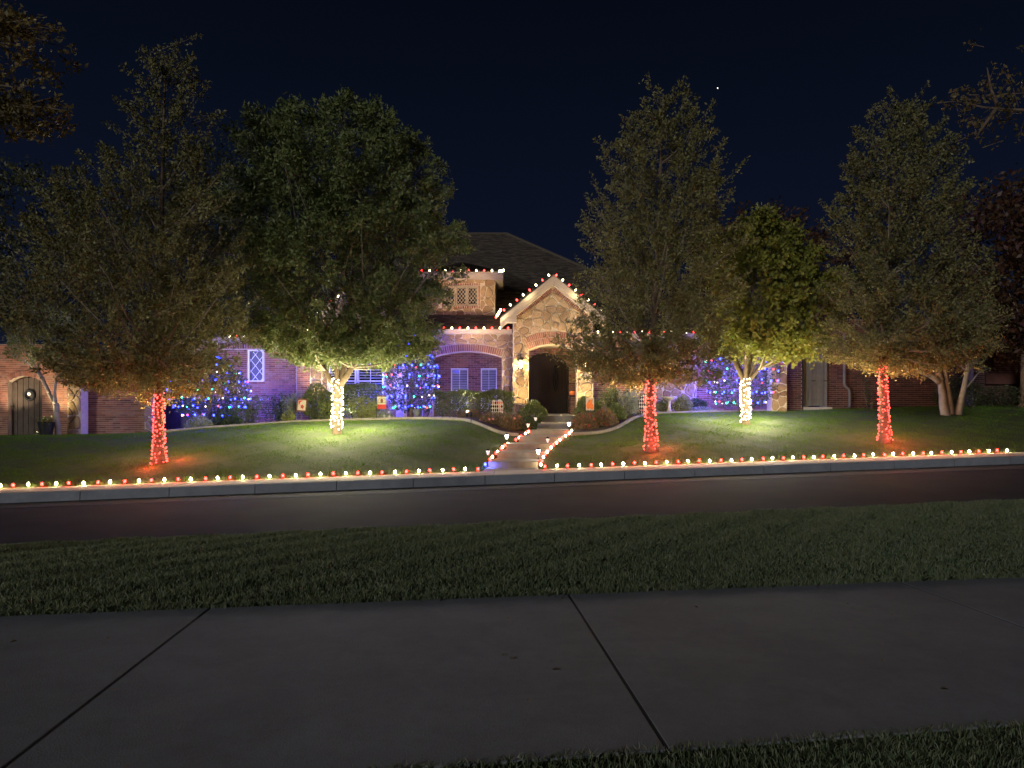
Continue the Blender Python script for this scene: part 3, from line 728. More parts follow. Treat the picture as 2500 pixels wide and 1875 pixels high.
# --- door recess
dw = MB(); dcx, dhw = 1331, 57
door_arch = arc(dcx, 898+28, 63.5, R(64), R(-64), 18)
d_o = [(1262,1016),(1262,830),(1445,830),(1445,1016),(dcx+dhw,1016)]+[p for p in door_arch]+[(dcx-dhw,1016)]
dw.prism([XZ(d_o, YD)], YD, .3); dwall = dw.obj('entry_wall', MT['mortar'], house); brickwork([d_o], YD, dwall)
da = [(dcx+dhw-1,1014)]+arc(dcx, 926, 62.5, R(64), R(-64), 18)+[(dcx-dhw+1,1014)]
dm = MB(); dm.prism([XZ(da, YD)], YD+.14, .06); door = dm.obj('front_door', MT['door'], house)
fr = MB(); pa = XZ([(dcx+dhw-1,1014)]+arc(dcx, 926, 62.5, R(64), R(-64), 18)+[(dcx-dhw+1,1014)], YD)
fr.tube([(p[0], YD+.05, p[1]) for p in pa], .07, 6); fr.obj('door_frame', MT['door'], door)
for s in (-1, 1):
    pn = MB(); c = UX(dcx+s*28, YD); hw = .34
    pn.box(c-hw, c+hw, YD+.105, YD+.138, UZ(1004,YD), UZ(966,YD)); pn.box(c-hw+.09, c+hw-.09, YD+.09, YD+.104, UZ(999,YD), UZ(971,YD)); pn.obj('lower_panel', MT['door'], door)
    for k in range(5):
        b = MB(); xx_ = c-hw+.1+k*.145; b.box(xx_-.03, xx_+.03, YD+.11, YD+.138, UZ(958,YD), UZ(890 if abs(k-2+s) < 2.4 else 900,YD)); b.obj('plank', MT['door'], door)
gl = MB(); gl.add([(UX(dcx+s_*1.0, YD)+a, YD+.10, z) for s_, a, z in ()], [])
gp = [(1357+7*math.sin(R(a)), 924-33*math.cos(R(a))) for a in range(0, 360, 20)]
gl.prism([XZ(gp, YD)], YD+.092, .014); gl.obj('door_glass', MT['glass'], door)
sc_ = MB()
for s in (-1, 1): sc_.tube([(UX(1357+s*4*math.sin(t*7), YD), YD+.085, UZ(894+60*t, YD)) for t in np.linspace(0, 1, 22)], .012, 5)
sc_.obj('door_scroll', MT['iron'], door)
hd = MB(); hd.tube([(UX(1334,YD),YD+.08,UZ(945,YD)),(UX(1334,YD),YD+.04,UZ(950,YD)),(UX(1334,YD),YD+.04,UZ(965,YD)),(UX(1334,YD),YD+.08,UZ(970,YD))], .015, 6); hd.obj('door_handle', MT['iron'], door)
pf = MB(); pf.box(UX(1246,YP), UX(1456,YP), 31.38, YD+.05, 1.2, UZ(1014,29.9)+.03); pf.box(UX(1000,YW), UX(1252,YW), YW+.02, YB+.02, 1.2, 1.58); pf.obj('porch_floor', MT['concrete_warm'], house)
th = MB(); th.box(UX(1270,YD), UX(1392,YD), YD-.12, YD+.13, UZ(1014,29.9)+.031, UZ(1014,29.9)+.09); th.obj('threshold', MT['concrete_warm'], house)
# --- dormer
dq = MB(); dpoly = [(1042,775),(1042,676),(1209,676),(1209,775)]; whole = [(1084,747),(1084,697),(1167,697),(1167,747)]
dq.prism([XZ(dpoly, YDM), XZ(whole, YDM)], YDM, 4.5); dormer = dq.obj('dormer', MT['mortar'], house)
stones([(1043,773),(1043,678),(1208,678),(1208,773)], YDM, dormer, .31, holes=[(1078,1173,691,753)], mort=.024, stretch=1.6, seed=12)
bmd = brick_mesh(.075, .105, .02, MT['brick']); its = []
for k in range(17):
    for py in (693.8, 750.2): its.append((UX(1078+95*(k+.5)/17, YDM), UZ(py, YDM), 0))
for k in range(9):
    for px in (1081, 1170): its.append((UX(px, YDM), UZ(698+48*(k+.5)/9, YDM), 0))
put_bricks(bmd, YDM, its, dormer)
for a, b in ((1088,1108.5),(1115,1136.5),(1143,1164)): sash_window(a, b, 702, 743, YDM+.02, house, lattice=.14, mid=False, vert=False, fw=.045, fmat=MT['trim'])
df = MB(); df.box(UX(1022,32.6), UX(1228,32.6), 32.6, 38.5, UZ(679,32.6), UZ(668,32.6)); df.box(UX(1020,32.55), UX(1230,32.55), 32.55, 38.6, UZ(668,32.6)+.002, UZ(663.5,32.6)); df.obj('dormer_fascia', MT['trim'], house)
dr = MB(); zt_ = UZ(663.5,32.6)+.003; a_, b_ = UX(1022,32.6), UX(1228,32.6); rm = (a_+b_)/2
dr.add([(a_,32.58,zt_),(b_,32.58,zt_),(b_,40,zt_),(a_,40,zt_),(rm,34.3,zt_+.75),(rm,40,zt_+.75)], [(0,1,4),(1,2,5,4),(3,0,4,5)])
dr.obj('dormer_roof', MT['shingle'], house)
# --- gabled bay with the shuttered window
bw = MB(); b_hole = [(802,1000),(802,838),(937,838),(937,1000)]
bay_o = [(724,1034),(724,812),(742,812),(862,700),(985,812),(985,1034)]
bw.prism([XZ(bay_o, YBAY), XZ(b_hole, YBAY)], YBAY, 1.2); bay = bw.obj('bay_wall', MT['mortar'], house)
brickwork([[(725,1032),(725,815),(757,815),(757,1032)]], YBAY, bay)
stones([(759,1030),(759,812),(785,790),(785,1030)], YBAY, bay, .4, seed=21); stones([(940,1030),(940,790),(968,806),(968,1030)], YBAY, bay, .4, seed=22)
stones([(787,835),(787,780),(862,712),(938,780),(938,835)], YBAY, bay, .38, seed=23)
stones([(787,1030),(787,838),(798,838),(798,1030)], YBAY, bay, .36, seed=24)
for a, b in ((806,866),(876,933)):
    sash_window(a, b, 852, 1000, YBAY+.04, house, 22)
bt = MB(); bt.box(UX(798,YBAY), UX(942,YBAY), YBAY-.05, YBAY+.02, UZ(848,YBAY), UZ(836,YBAY)); bt.obj('window_head', MT['white'], house)
bg_ = MB(); fx = MB(); bx, bz = UX(862, 30.9), UZ(684, 30.9); hb = 2.15; sb = .93
for s in (-1, 1):
    e = (bx+s*hb, bz-hb*sb)
    bg_.add([(bx,30.8,bz),(e[0],30.8,e[1]),(e[0],37.5,e[1]),(bx,37.5,bz),(bx,30.8,bz-.05),(e[0],30.8,e[1]-.05),(e[0],37.5,e[1]-.05),(bx,37.5,bz-.05)], [(0,1,2,3),(4,5,6,7),(0,4,5,1),(1,5,6,2)])
    fx.add([(bx,30.82,bz-.052),(e[0],30.82,e[1]-.052),(e[0],30.82,e[1]-.33),(bx,30.82,bz-.33),(bx,31.2,bz-.052),(e[0],31.2,e[1]-.052),(e[0],31.2,e[1]-.33),(bx,31.2,bz-.33)], [(0,1,2,3),(3,2,6,7),(1,5,6,2)])
    rx0, rx1 = sorted((e[0]-s*.02, e[0]-s*.5)); fx.box(rx0, rx1, 30.84, 31.18, e[1]-.2, e[1]-.055)
bg_.obj('bay_roof', MT['shingle'], house); fx.obj('bay_fascia', MT['trim'], house)
# --- link wall between bay and wing
lk = MB(); lk.prism([XZ([(968,1032),(968,812),(1042,812),(1042,1032)], YW+.2)], YW+.2, .3); lkw = lk.obj('link_wall', MT['mortar'], house); brickwork([[(969,1030),(969,813),(1030,813),(1030,1030)]], YW+.2, lkw)
# --- left brick wall with blue lattice window
lw = MB(); l_hole = [(606,932),(606,854),(644,854),(644,932)]; l_o = [(470,1046),(470,818),(740,818),(740,1046)]
lw.prism([XZ(l_o, YL), XZ(l_hole, YL)], YL, .4); lwall = lw.obj('side_wall', MT['mortar'], house)
brickwork([[(471,1045),(471,852),(723,852),(723,1045)], [(603,936),(603,851.9),(647,851.9),(647,936)]], YL, lwall)
bml = brick_mesh(.080, .235, .02, MT['brick']); put_bricks(bml, YL, [(UX(471+252*(k+.5)/42, YL), UZ(844.5, YL), 0) for k in range(42)], lwall)
bms = brick_mesh(.075, .085, .03, MT['brick']); put_bricks(bms, YL, [(UX(603+44*(k+.5)/9, YL), UZ(934.3, YL), 0) for k in range(9)], lwall)
sash_window(609, 641, 857, 929, YL+.02, house, lattice=.36, mid=False, vert=False, fw=.05, glass=MT['blue_reflect_pane'])
le = MB(); le.box(UX(455,31.8), UX(742,31.8), 31.75, 31.82, UZ(832,31.8), UZ(823,31.8)); le.box(UX(455,31.8), UX(742,31.8), 31.825, YL-.01, UZ(836,31.9), UZ(833,31.9)); le.obj('eave_board', MT['trim'], house)
lr = MB(); z_l = UZ(823,31.8)
lr.add([(UX(450,31.7),31.7,z_l),(UX(745,31.7),31.7,z_l),(UX(745,31.7),37.5,z_l+3.4),(UX(450,31.7)+3,37.5,z_l+3.4),(UX(450,31.7),42,z_l)], [(0,1,2,3),(0,3,4)]); lr.obj('side_roof', MT['shingle'], house)
# --- right wall: brick, stone chimney breast, brick
rw = MB(); rw.prism([XZ([(1440,1024),(1440,812),(1900,812),(1900,1024)], YR)], YR, .4); rwall = rw.obj('flank_wall', MT['mortar'], house)
brickwork([[(1450,1022),(1450,818),(1541,818),(1541,1022)]], YR, rwall); brickwork([[(1700,1022),(1700,818),(1898,818),(1898,1022)]], YR, rwall)
cb = MB(); cb.prism([XZ([(1541,1022),(1541,812),(1700,812),(1700,1022)], YR-.35)], YR-.35, .34); cbr = cb.obj('stone_breast', MT['mortar'], house)
stones([(1543,1020),(1543,814),(1698,814),(1698,1020)], YR-.35, cbr, .36, seed=31)
re = MB(); re.box(UX(1449,31.9)+.05, UX(1905,31.9), 31.85, 31.93, UZ(822,31.9), UZ(813,31.9)); re.box(UX(1455,31.9), UX(1905,31.9), 31.935, YR-.36, UZ(824,32), UZ(821,32)); re.obj('eave_board', MT['trim'], house)
rr_ = MB(); z_r = UZ(813,31.9)
rr_.add([(UX(1450,31.8),31.8,z_r),(UX(1915,31.8),31.8,z_r),(UX(1915,31.8)-2,34.8,z_r+1.7),(UX(1450,31.8),34.8,z_r+1.7),(UX(1915,31.8),38,z_r),(UX(1450,31.8),38,z_r)], [(0,1,2,3),(1,4,2),(3,2,4,5)]); rr_.obj('flank_roof', MT['shingle'], house)
# house body behind, keeps the sky out below the eaves
hb_ = MB(); hb_.box(-13.8, 9.6, 35.0, 58, 1.0, 5.15); hb_.obj('rear_walls', MT['mortar'], house)
# house number plaque on the right pier
pl = MB(); pp_ = [(1431+14.5*math.copysign(abs(math.cos(t))**.5, math.cos(t)), 921+10.5*math.copysign(abs(math.sin(t))**.5, math.sin(t))) for t in np.linspace(0, 2*math.pi, 28, endpoint=False)]
pl.prism([XZ(pp_, YP)], YP-.10, .03); plq = pl.obj('number_plaque', MT['trim'], house)
ft = bpy.data.curves.new('number', 'FONT'); ft.body = '653'; ft.size = .21; ft.extrude = .006; ft.align_x = 'CENTER'; ft.align_y = 'CENTER'; ft.materials.append(MT['iron'])
_f = bpy.data.objects.new('number_text', ft); COL.objects.link(_f); bpy.context.view_layer.update(); _m = bpy.data.meshes.new_from_object(_f); bpy.data.objects.remove(_f); fo = link('number', _m, MT['iron'], plq); fo.location = (UX(1431,YP), YP-.108, UZ(921,YP)); fo.rotation_euler = (R(90), 0, 0)

# ------------------------------------------------------------------ left: garden door wall, piers, garden wall, dark gate
YG = 30.0
gw = thing('brick_wall', (UX(60,YG), YG, .8), 'warm-lit brick wall with arched plank door beside the pale-barked tree', 'wall')
dcx2 = 61; arch2 = arc(dcx2, 985, 67, R(38.5), R(-38.5), 14)
go = [(-200,1072),(-200,840),(165,840),(165,1072),(102.7,1072)]+arch2+[(19.3,1072)]
b = MB(); b.prism([XZ(go, YG)], YG, .35); gwp = b.obj('wall_panel', MT['mortar'], gw); brickwork([go], YG, gwp)
bma = brick_mesh(.08, .2, .02, MT['brick'])
put_bricks(bma, YG-.014, [(UX(dcx2+73.5*math.sin(a), YG), UZ(985-73.5*math.cos(a), YG), -a) for a in np.linspace(R(-37), R(37), 19)], gwp)
b = MB(); dpts = [(102,1068)]+arc(dcx2, 985, 66.5, R(38.5), R(-38.5), 14)+[(20,1068)]
b.prism([XZ(dpts, YG)], YG+.26, .04); gd = b.obj('plank_door', MT['oldwood'], gw)
for k in range(6):
    px = 21+13.5*k; b = MB(); top = 985-math.sqrt(66**2-min(abs(px+6.7-dcx2)+5, 60)**2); b.box(UX(px+.5,YG), UX(px+12.7,YG), YG+.22, YG+.256, UZ(1067,YG), UZ(top+1,YG)); b.obj('plank', MT['oldwood'], gd)
b = MB(); b.tube([(UX(65+11*math.cos(t), YG), YG+.18, UZ(965+11*math.sin(t), YG)) for t in np.linspace(0, 2*math.pi, 22)], .06, 6, False); b.obj('door_wreath', MT['iron'], gd)
b = MB(); b.prism([XZ([(65+4.3*math.cos(t), 961.5+4.3*math.sin(t)) for t in np.linspace(0, 2*math.pi, 14, endpoint=False)], YG)], YG+.14, .05); b.obj('door_porthole', MT['white'], gd)
for px, py in ((24,992),(47,998)):
    b = MB(); b.box(UX(px-3.5,YG), UX(px+4,YG), YG+.17, YG+.218, UZ(py+1,YG), UZ(py-1,YG)); b.box(UX(px+1,YG), UX(px+2.5,YG), YG+.15, YG+.169, UZ(py+5,YG), UZ(py-5,YG)); b.obj('latch', MT['iron'], gd)
def pier(px0, px1, pt, pb, Y, label, depth=.5, bricks=None, seed=40, mat=None):
    t = thing('stone_pier', ((UX(px0,Y)+UX(px1,Y))/2, Y, UZ(pb,Y)), label, 'pier', 'stone-faced piers of the garden walls')
    b = MB(); b.box(UX(px0,Y), UX(px1,Y), Y, Y+depth, UZ(pb,Y)-.3, UZ(pt,Y)); c = b.obj('core', MT['mortar'], t)
    stones([(px0+.5,pb),(px0+.5,pt+.5),(px1-.5,pt+.5),(px1-.5,pb)], Y, c, .34, seed=seed, stretch=1.2)
    b = MB(); b.box(UX(px0,Y)-.04, UX(px1,Y)+.04, Y-.06, Y+depth+.04, UZ(pt,Y)+.002, UZ(pt,Y)+.1); b.obj('cap', MT['brick'], t)
    return t
pier(165, 198, 905, 1068, 29.6, 'stone pier between the arched door wall and the purple-lit garden wall', seed=41)
pier(353, 379, 905, 1066, 29.3, 'stone pier half hidden behind a red-lit trunk by the dark gate', seed=42)
gw2 = thing('garden_wall', (UX(275,30.2), 30.2, .9), 'purple-lit brick garden wall between two stone piers', 'wall')
b = MB(); q = [(196,1072),(196,880),(356,880),(356,1072)]; b.prism([XZ(q, 30.2)], 30.2, .3); wp = b.obj('wall_panel', MT['mortar'], gw2); brickwork([q], 30.2, wp)
sg = thing('side_gate', (UX(420,30.4), 30.4, 1.0), 'dark plank gate between the stone pier and the multicolour-lit shrub', 'gate')
for k in range(9):
    px = 380+10.5*k; b = MB(); b.box(UX(px,30.4), UX(px+10,30.4), 30.4, 30.44, .85, UZ(880,30.4)); b.obj('board', MT['door'], sg)
b = MB(); b.box(UX(380,30.45), UX(475,30.45), 30.45, 30.5, UZ(1000,30.4), UZ(990,30.4)); b.box(UX(380,30.45), UX(475,30.45), 30.45, 30.5, UZ(920,30.4), UZ(910,30.4)); b.obj('rail', MT['door'], sg)
# ------------------------------------------------------------------ right: pier, brick wall, weathered gate, neighbour house
pier(1884, 1921, 892, 1012, 29.4, 'low stone pier at the end of the bed beside the tall brick pier', .55, seed=43)
rb_ = thing('brick_wall', (UX(2100,31), 31, 1.8), 'dim brick wall holding the weathered plank gate', 'wall')
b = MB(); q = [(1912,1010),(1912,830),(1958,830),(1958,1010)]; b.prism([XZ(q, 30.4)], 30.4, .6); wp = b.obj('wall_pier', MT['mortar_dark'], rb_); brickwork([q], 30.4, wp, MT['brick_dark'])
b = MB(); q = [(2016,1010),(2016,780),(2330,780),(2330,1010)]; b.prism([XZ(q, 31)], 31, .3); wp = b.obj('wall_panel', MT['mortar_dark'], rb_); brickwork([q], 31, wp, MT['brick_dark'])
b = MB(); b.box(UX(1940,31), UX(2030,31), 31.0, 31.3, UZ(800,31), UZ(780,31)); b.obj('lintel', MT['door'], rb_)
wg = thing('plank_gate', (UX(1987,30.9), 30.9, 1.8), 'weathered grey plank gate in the brick wall behind a red-lit trunk', 'gate')
for k in range(8):
    px = 1959.5+7*k; b = MB(); dz = random.uniform(-.03, .03); b.box(UX(px,30.9)+.006, UX(px+7,30.9)-.006, 30.9-random.uniform(0,.02), 30.93, UZ(992,30.9)+dz, UZ(812,30.9)+dz); b.obj('board', MT['gatewood'], wg)
b = MB(); b.box(UX(2013,30.9), UX(2019,30.9), 30.88, 30.98, UZ(996,30.9), UZ(812,30.9)); b.obj('post', MT['gatewood'], wg)
for px in (1986, 2016):
    b = MB(); b.box(UX(px-5,30.85), UX(px+5,30.85), 30.84, 30.868, UZ(930.8,30.85), UZ(929,30.85)); b.obj('hinge', MT['iron'], wg)
b = MB(); b.box(UX(1957,30.8), UX(2027,30.8), 30.6, 31.0, UZ(1002,30.8)-.2, UZ(994,30.8)); b.obj('threshold', MT['concrete_warm'], wg)
dp = tag(MB().tube([(UX(2063,30.8),30.85,UZ(800,30.8)),(UX(2063,30.8),30.85,UZ(938,30.8)),(UX(2066,30.8),30.85,UZ(944,30.8)),(UX(2074,30.8),30.85,UZ(950,30.8)),(UX(2076,30.8),30.85,UZ(960,30.8)),(UX(2076,30.8),30.85,UZ(990,30.8)),(UX(2073,30.8),30.8,UZ(994,30.8))], .06, 8).obj('drainpipe', MT['gatewood']), 'pale drainpipe running down the dim brick wall', 'pipe')
nb = thing('neighbour_house', (UX(2440,33), 33, 1.9), 'unlit dark brick house beyond the multi-stemmed tree', 'house')
q = [(2330,1005),(2330,780),(2640,780),(2640,1005)]; hl = [(2488,1000),(2488,846),(2600,846),(2600,1000)]
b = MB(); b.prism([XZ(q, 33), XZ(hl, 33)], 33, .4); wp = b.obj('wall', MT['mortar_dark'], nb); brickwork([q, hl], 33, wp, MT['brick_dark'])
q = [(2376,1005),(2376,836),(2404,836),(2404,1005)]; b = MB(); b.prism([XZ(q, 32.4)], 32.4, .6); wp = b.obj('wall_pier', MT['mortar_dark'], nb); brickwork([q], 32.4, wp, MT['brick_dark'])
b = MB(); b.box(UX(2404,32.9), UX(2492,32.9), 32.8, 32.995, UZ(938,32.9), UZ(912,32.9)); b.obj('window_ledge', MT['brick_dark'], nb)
b = MB(); b.box(UX(2320,32.4), UX(2660,32.4), 32.3, 32.38, UZ(843,32.4), UZ(836,32.4)); b.obj('gutter_board', MT['door'], nb)
sash_window(2492, 2596, 850, 998, 33.05, nb, 0, fmat=MT['gatewood'])
b = MB(); z_n = UZ(836,32.4); b.add([(UX(2318,32.3),32.3,z_n),(UX(2680,32.3),32.3,z_n),(UX(2680,32.3),40,z_n+3.5),(UX(2318,32.3)+2,40,z_n+3.5)], [(0,1,2,3)]); b.obj('roof', MT['shingle'], nb)
# ------------------------------------------------------------------ foliage
def unit(a): return a/np.maximum(np.linalg.norm(a, axis=1, keepdims=True), 1e-9)
def leaf_verts(P, A, L, wr=.5):
    """diamond leaves at P, axis A (unit), length L"""
    n = len(P); Rn = rng.normal(size=(n, 3)); B = unit(np.cross(A, Rn)); C = np.cross(A, B)
    L = L[:, None]; bend = C*L*.12
    return np.stack([P, P+A*L*.45+B*L*wr*.5+bend, P+A*L, P+A*L*.45-B*L*wr*.5+bend], 1)
def sprays(C, D, Ls, per, sig, ls, spread=.8, wr=.5, droop=.15):
    """leaf sprays: start C, direction D, lengths Ls; per leaves each"""
    n = len(C); idx = np.repeat(np.arange(n), per); t = rng.random(len(idx))**.85
    P = C[idx]+D[idx]*(t*Ls[idx])[:, None]+rng.normal(size=(len(idx), 3))*(sig*(1.15-t*.75))[:, None]
    A = unit(D[idx]*.7+rng.normal(size=(len(idx), 3))*spread+np.array([0, 0, -droop]))
    return leaf_verts(P, A, ls*rng.uniform(.6, 1.25, len(idx)), wr)
def tree(name, label, cat_group, Y, rows, trunk, trad, ncl, per, ls, mat, style='elm', dr=.8, bark='bark', limbs=40, stems=None, sig=None, wr=.5, seed=0, shift=0, stemr=.075, bottom=None, barkm=None):
    """rows: crown silhouette (py, left px, right px) at depth Y; trunk: (px,py) list; stems: lists of (px,py,dY)"""
    r2 = np.random.default_rng(100+seed); b0 = U(trunk[0][0], trunk[0][1], Y)
    T = thing(name, b0, label, 'tree', cat_group); bm_ = MT[bark]
    rows = sorted(rows, key=lambda r: -r[0]); zs = np.array([UZ(r[0], Y) for r in rows])
    cxs = np.array([(UX(r[1], Y)+UX(r[2], Y))/2 for r in rows]); rs = np.array([(UX(r[2], Y)-UX(r[1], Y))/2 for r in rows])
    zz = np.linspace(zs[0], zs[-1], 300); rr = np.interp(zz, zs, rs); w = rr**1.6+.02; w /= w.sum()
    z = r2.choice(zz, ncl, p=w)+r2.normal(size=ncl)*.05; nb_ = ncl//9; z[:nb_] = zs[0]+r2.random(nb_)*.9+.1; th = r2.uniform(0, 2*np.pi, ncl); u = r2.random(ncl)**(.33 if style == 'round' else .42); u[:nb_] = r2.random(nb_)**.6
    r = np.interp(z, zs, rs); cx = np.interp(z, zs, cxs)
    am = 1.5 if style == 'elm' else 1.0; lob = 1-.10*(am-1)+am*(.14*np.sin(3*th+z*1.9+seed)+.11*np.sin(5*th-z*3.3)+.10*np.sin(z*5.1+2*th))
    rad = r*u*np.clip(lob-(.07 if style != 'elm' else .0), .6, 1.05)
    C = np.stack([cx+rad*np.cos(th), Y+shift+rad*dr*np.sin(th), z], 1)
    up = {'elm': .9, 'round': .35, 'loose': .5}[style]
    D = unit(np.stack([np.cos(th)*u, np.sin(th)*u, up+r2.normal(size=ncl)*.35+0*th], 1)+r2.normal(size=(ncl, 3))*.3)
    low = z < zs[0]+.8
    D[low] = unit(D[low]*np.array([1, 1, .25]))
    Ls = {'elm': r2.uniform(.35, 1.0, ncl), 'round': r2.uniform(.3, .75, ncl), 'loose': r2.uniform(.3, .8, ncl)}[style]
    if style == 'elm': Ls = np.where(r2.random(ncl) < .16, Ls*1.7, Ls)
    sg = sig or {'elm': .088, 'round': .145, 'loose': .15}[style]
    C0 = C-D*(Ls*(.5 if style == 'elm' else .6))[:, None]
    V = sprays(C0, D, Ls, per, sg, ls, wr=wr)
    cr = link('crown', fast_mesh('crown', V.reshape(-1, 3), 4, MT[mat]), None, T); cr['kind'] = 'stuff'
    tb = MB()
    tp = [U(p[0], p[1], Y) for p in trunk]; tp[0] = tp[0]-Vector((0, 0, .15))
    # fine trunk
    nseg = 14; tt = np.linspace(0, 1, nseg); pts = []; rd = []
    q = np.linspace(0, 1, len(tp))
    for t in tt:
        pts.append(Vector([np.interp(t, q, [p[k] for p in tp]) for k in range(3)])+Vector((math.sin(t*9+seed)*.012, math.cos(t*7+seed)*.012, 0)))
        rd.append(trad[0]*(1-t)+trad[1]*t+(trad[0]*.45*max(0, 1-t*9)))
    tb.tube(pts, rd, 12)
    heads = [(pts, rd)]
    if stems:
        for s in stems:
            sp = [U(a, b, Y+c) for a, b, c in s]; n_ = 10; qq = np.linspace(0, 1, len(sp)); P_ = []; R_ = []
            for t in np.linspace(0, 1, n_):
                P_.append(Vector([np.interp(t, qq, [p[k] for p in sp]) for k in range(3)])+Vector((random.uniform(-.01, .01), 0, random.uniform(-.01, .01)))); R_.append(stemr*(1-t*.75))
            # smooth
            for _ in range(2): P_ = [P_[0]]+[(P_[i-1]+P_[i]*2+P_[i+1])/4 for i in range(1, n_-1)]+[P_[-1]]
            tb.tube(P_, R_, 8); heads.append((P_, R_))
    tk = tb.obj('trunk', bm_, T, True)
    lb = MB(); src = heads[1:] if stems else heads
    order = np.argsort(-u)[:limbs] if limbs else []
    for i in r2.choice(ncl, min(limbs, ncl), replace=False):
        e = Vector(C[i]); best = None
        for P_, R_ in src:
            for k, p in enumerate(P_):
                dz = e.z-p.z; h = math.hypot(e.x-p.x, e.y-p.y)
                c = abs(dz-h*.9)+.25*h+(4 if (not stems and p.z < zs[0]+.15) else 0)
                if k > (3 if not stems else 1) and (best is None or c < best[0]): best = (c, p, R_[k])
        p, r0 = best[1], min(best[2]*.6, .05); m = (p+e)/2+Vector((0, 0, -.12*(e-p).length+.1))
        lb.tube([p, (p+m)/2+Vector((0,0,-.02)), m, (m+e)/2, e+Vector(D[i])*.3], [r0, r0*.8, r0*.6, r0*.4, .006], 5)
    for i in range(ncl):
        lb.tube([C0[i], Vector(C0[i])+Vector(D[i])*Ls[i]*.9], [.008, .003], 3, False)
    lb.obj('limbs', MT['limb'] if bark == 'bark' else bm_, T, True)['kind'] = 'stuff'
    return T, pts, rd
YT1, YT2, YT3, YT4, YT5 = 20.3, 24.0, 22.0, 26.0, 23.3
ROW1 = [(98,368,446),(160,348,468),(217,332,500),(293,302,500),(380,280,522),(440,150,540),(500,70,560),(597,22,600),(705,8,618),(814,0,592),(860,50,575),(900,125,562),(935,150,560),(970,190,530)]
T1, t1p, t1r = tree('elm_tree', 'tall spire-topped elm with red-lit trunk before the purple garden wall', 'elms with trunks wrapped in red lights', YT1, ROW1, [(387,1141),(388,1050),(390,950),(392,700),(395,420),(405,150)], (.145,.02), 1000, 72, .096, 'leaf_elm', 'elm', .85, limbs=60, seed=1)
ROW2 = [(232,770,840),(262,690,900),(290,625,960),(340,570,1020),(390,545,1062),(500,528,1118),(600,528,1140),(645,524,1142),(685,522,1082),(750,555,1076),(810,590,1090),(850,635,1062),(886,690,1025)]
ST2 = [[(818,945,0),(800,920,0),(783,880,.1),(772,820,.2),(765,740,.3),(720,600,.4),(670,470,.5)], [(822,945,0),(824,900,0),(822,850,-.1),(816,760,-.2),(800,600,-.3),(790,380,-.2)], [(828,945,0),(842,900,.1),(848,850,.2),(850,780,.4),(870,600,.6),(880,420,.6)], [(830,940,0),(855,912,-.1),(875,870,-.2),(888,810,-.3),(905,760,-.3),(950,640,-.2),(1010,520,0)], [(830,930,.1),(850,860,.6),(860,760,1.0),(830,560,1.2),(850,400,1)]]
T2, t2p, t2r = tree('ash_tree', 'large round-crowned green tree with white-lit trunk before the shuttered window', 'round trees with trunks wrapped in white lights', YT2, ROW2, [(823,1060),(823,1010),(824,930)], (.145,.135), 1320, 84, .15, 'leaf_green', 'round', .85, limbs=90, stems=ST2, seed=2, wr=.36, stemr=.10)
ROW3 = [(198,1590,1668),(250,1568,1674),(320,1505,1735),(360,1470,1745),(420,1462,1765),(480,1458,1785),(577,1418,1808),(650,1430,1795),(730,1400,1798),(804,1385,1790),(850,1350,1782),(875,1340,1775),(905,1400,1758),(938,1450,1738)]
T3, t3p, t3r = tree('elm_tree', 'conical elm with red-lit trunk between the steps and the bird bath', 'elms with trunks wrapped in red lights', YT3, ROW3, [(1591,1101),(1588,1000),(1589,920),(1600,700),(1612,450),(1620,230)], (.15,.02), 840, 72, .096, 'leaf_elm', 'elm', .85, limbs=60, seed=3)
ROW4 = [(515,1810,1890),(560,1745,1955),(640,1705,2025),(720,1700,2050),(790,1708,2045),(845,1722,2020),(878,1760,1995)]
ST4 = [[(1818,935,0),(1800,900,0),(1782,860,.1),(1765,800,.2),(1750,700,.3)], [(1820,935,0),(1822,880,-.2),(1812,800,-.3),(1800,680,-.3)], [(1824,935,0),(1845,890,.1),(1850,820,.2),(1860,700,.3),(1870,600,.3)], [(1826,932,0),(1855,900,-.1),(1880,860,-.2),(1900,800,-.2),(1950,720,-.2)], [(1824,935,0),(1835,860,.5),(1840,760,.6),(1840,620,.6)], [(1820,930,0),(1795,880,.5),(1790,820,.6),(1785,740,.6)]]
T4, t4p, t4r = tree('maple_tree', 'smaller yellow-green maple with white-lit trunk beside the stone pier', 'round trees with trunks wrapped in white lights', YT4, ROW4, [(1822,1037),(1820,990),(1819,925)], (.14,.12), 500, 48, .155, 'leaf_maple', 'loose', .85, limbs=60, stems=ST4, seed=4, wr=.7, stemr=.075)
ROW5 = [(258,2140,2235),(312,2110,2295),(400,2052,2325),(480,2025,2342),(582,2028,2365),(660,2025,2378),(727,2022,2388),(823,2012,2418),(870,2032,2405),(905,2075,2345)]
T5, t5p, t5r = tree('elm_tree', 'broad dark elm with red-lit trunk before the dim brick wall', 'elms with trunks wrapped in red lights', YT5, ROW5, [(2162,1083),(2158,1000),(2152,890),(2160,700),(2180,480),(2190,290)], (.15,.02), 880, 72, .10, 'leaf_elm', 'elm', .85, limbs=60, seed=5)
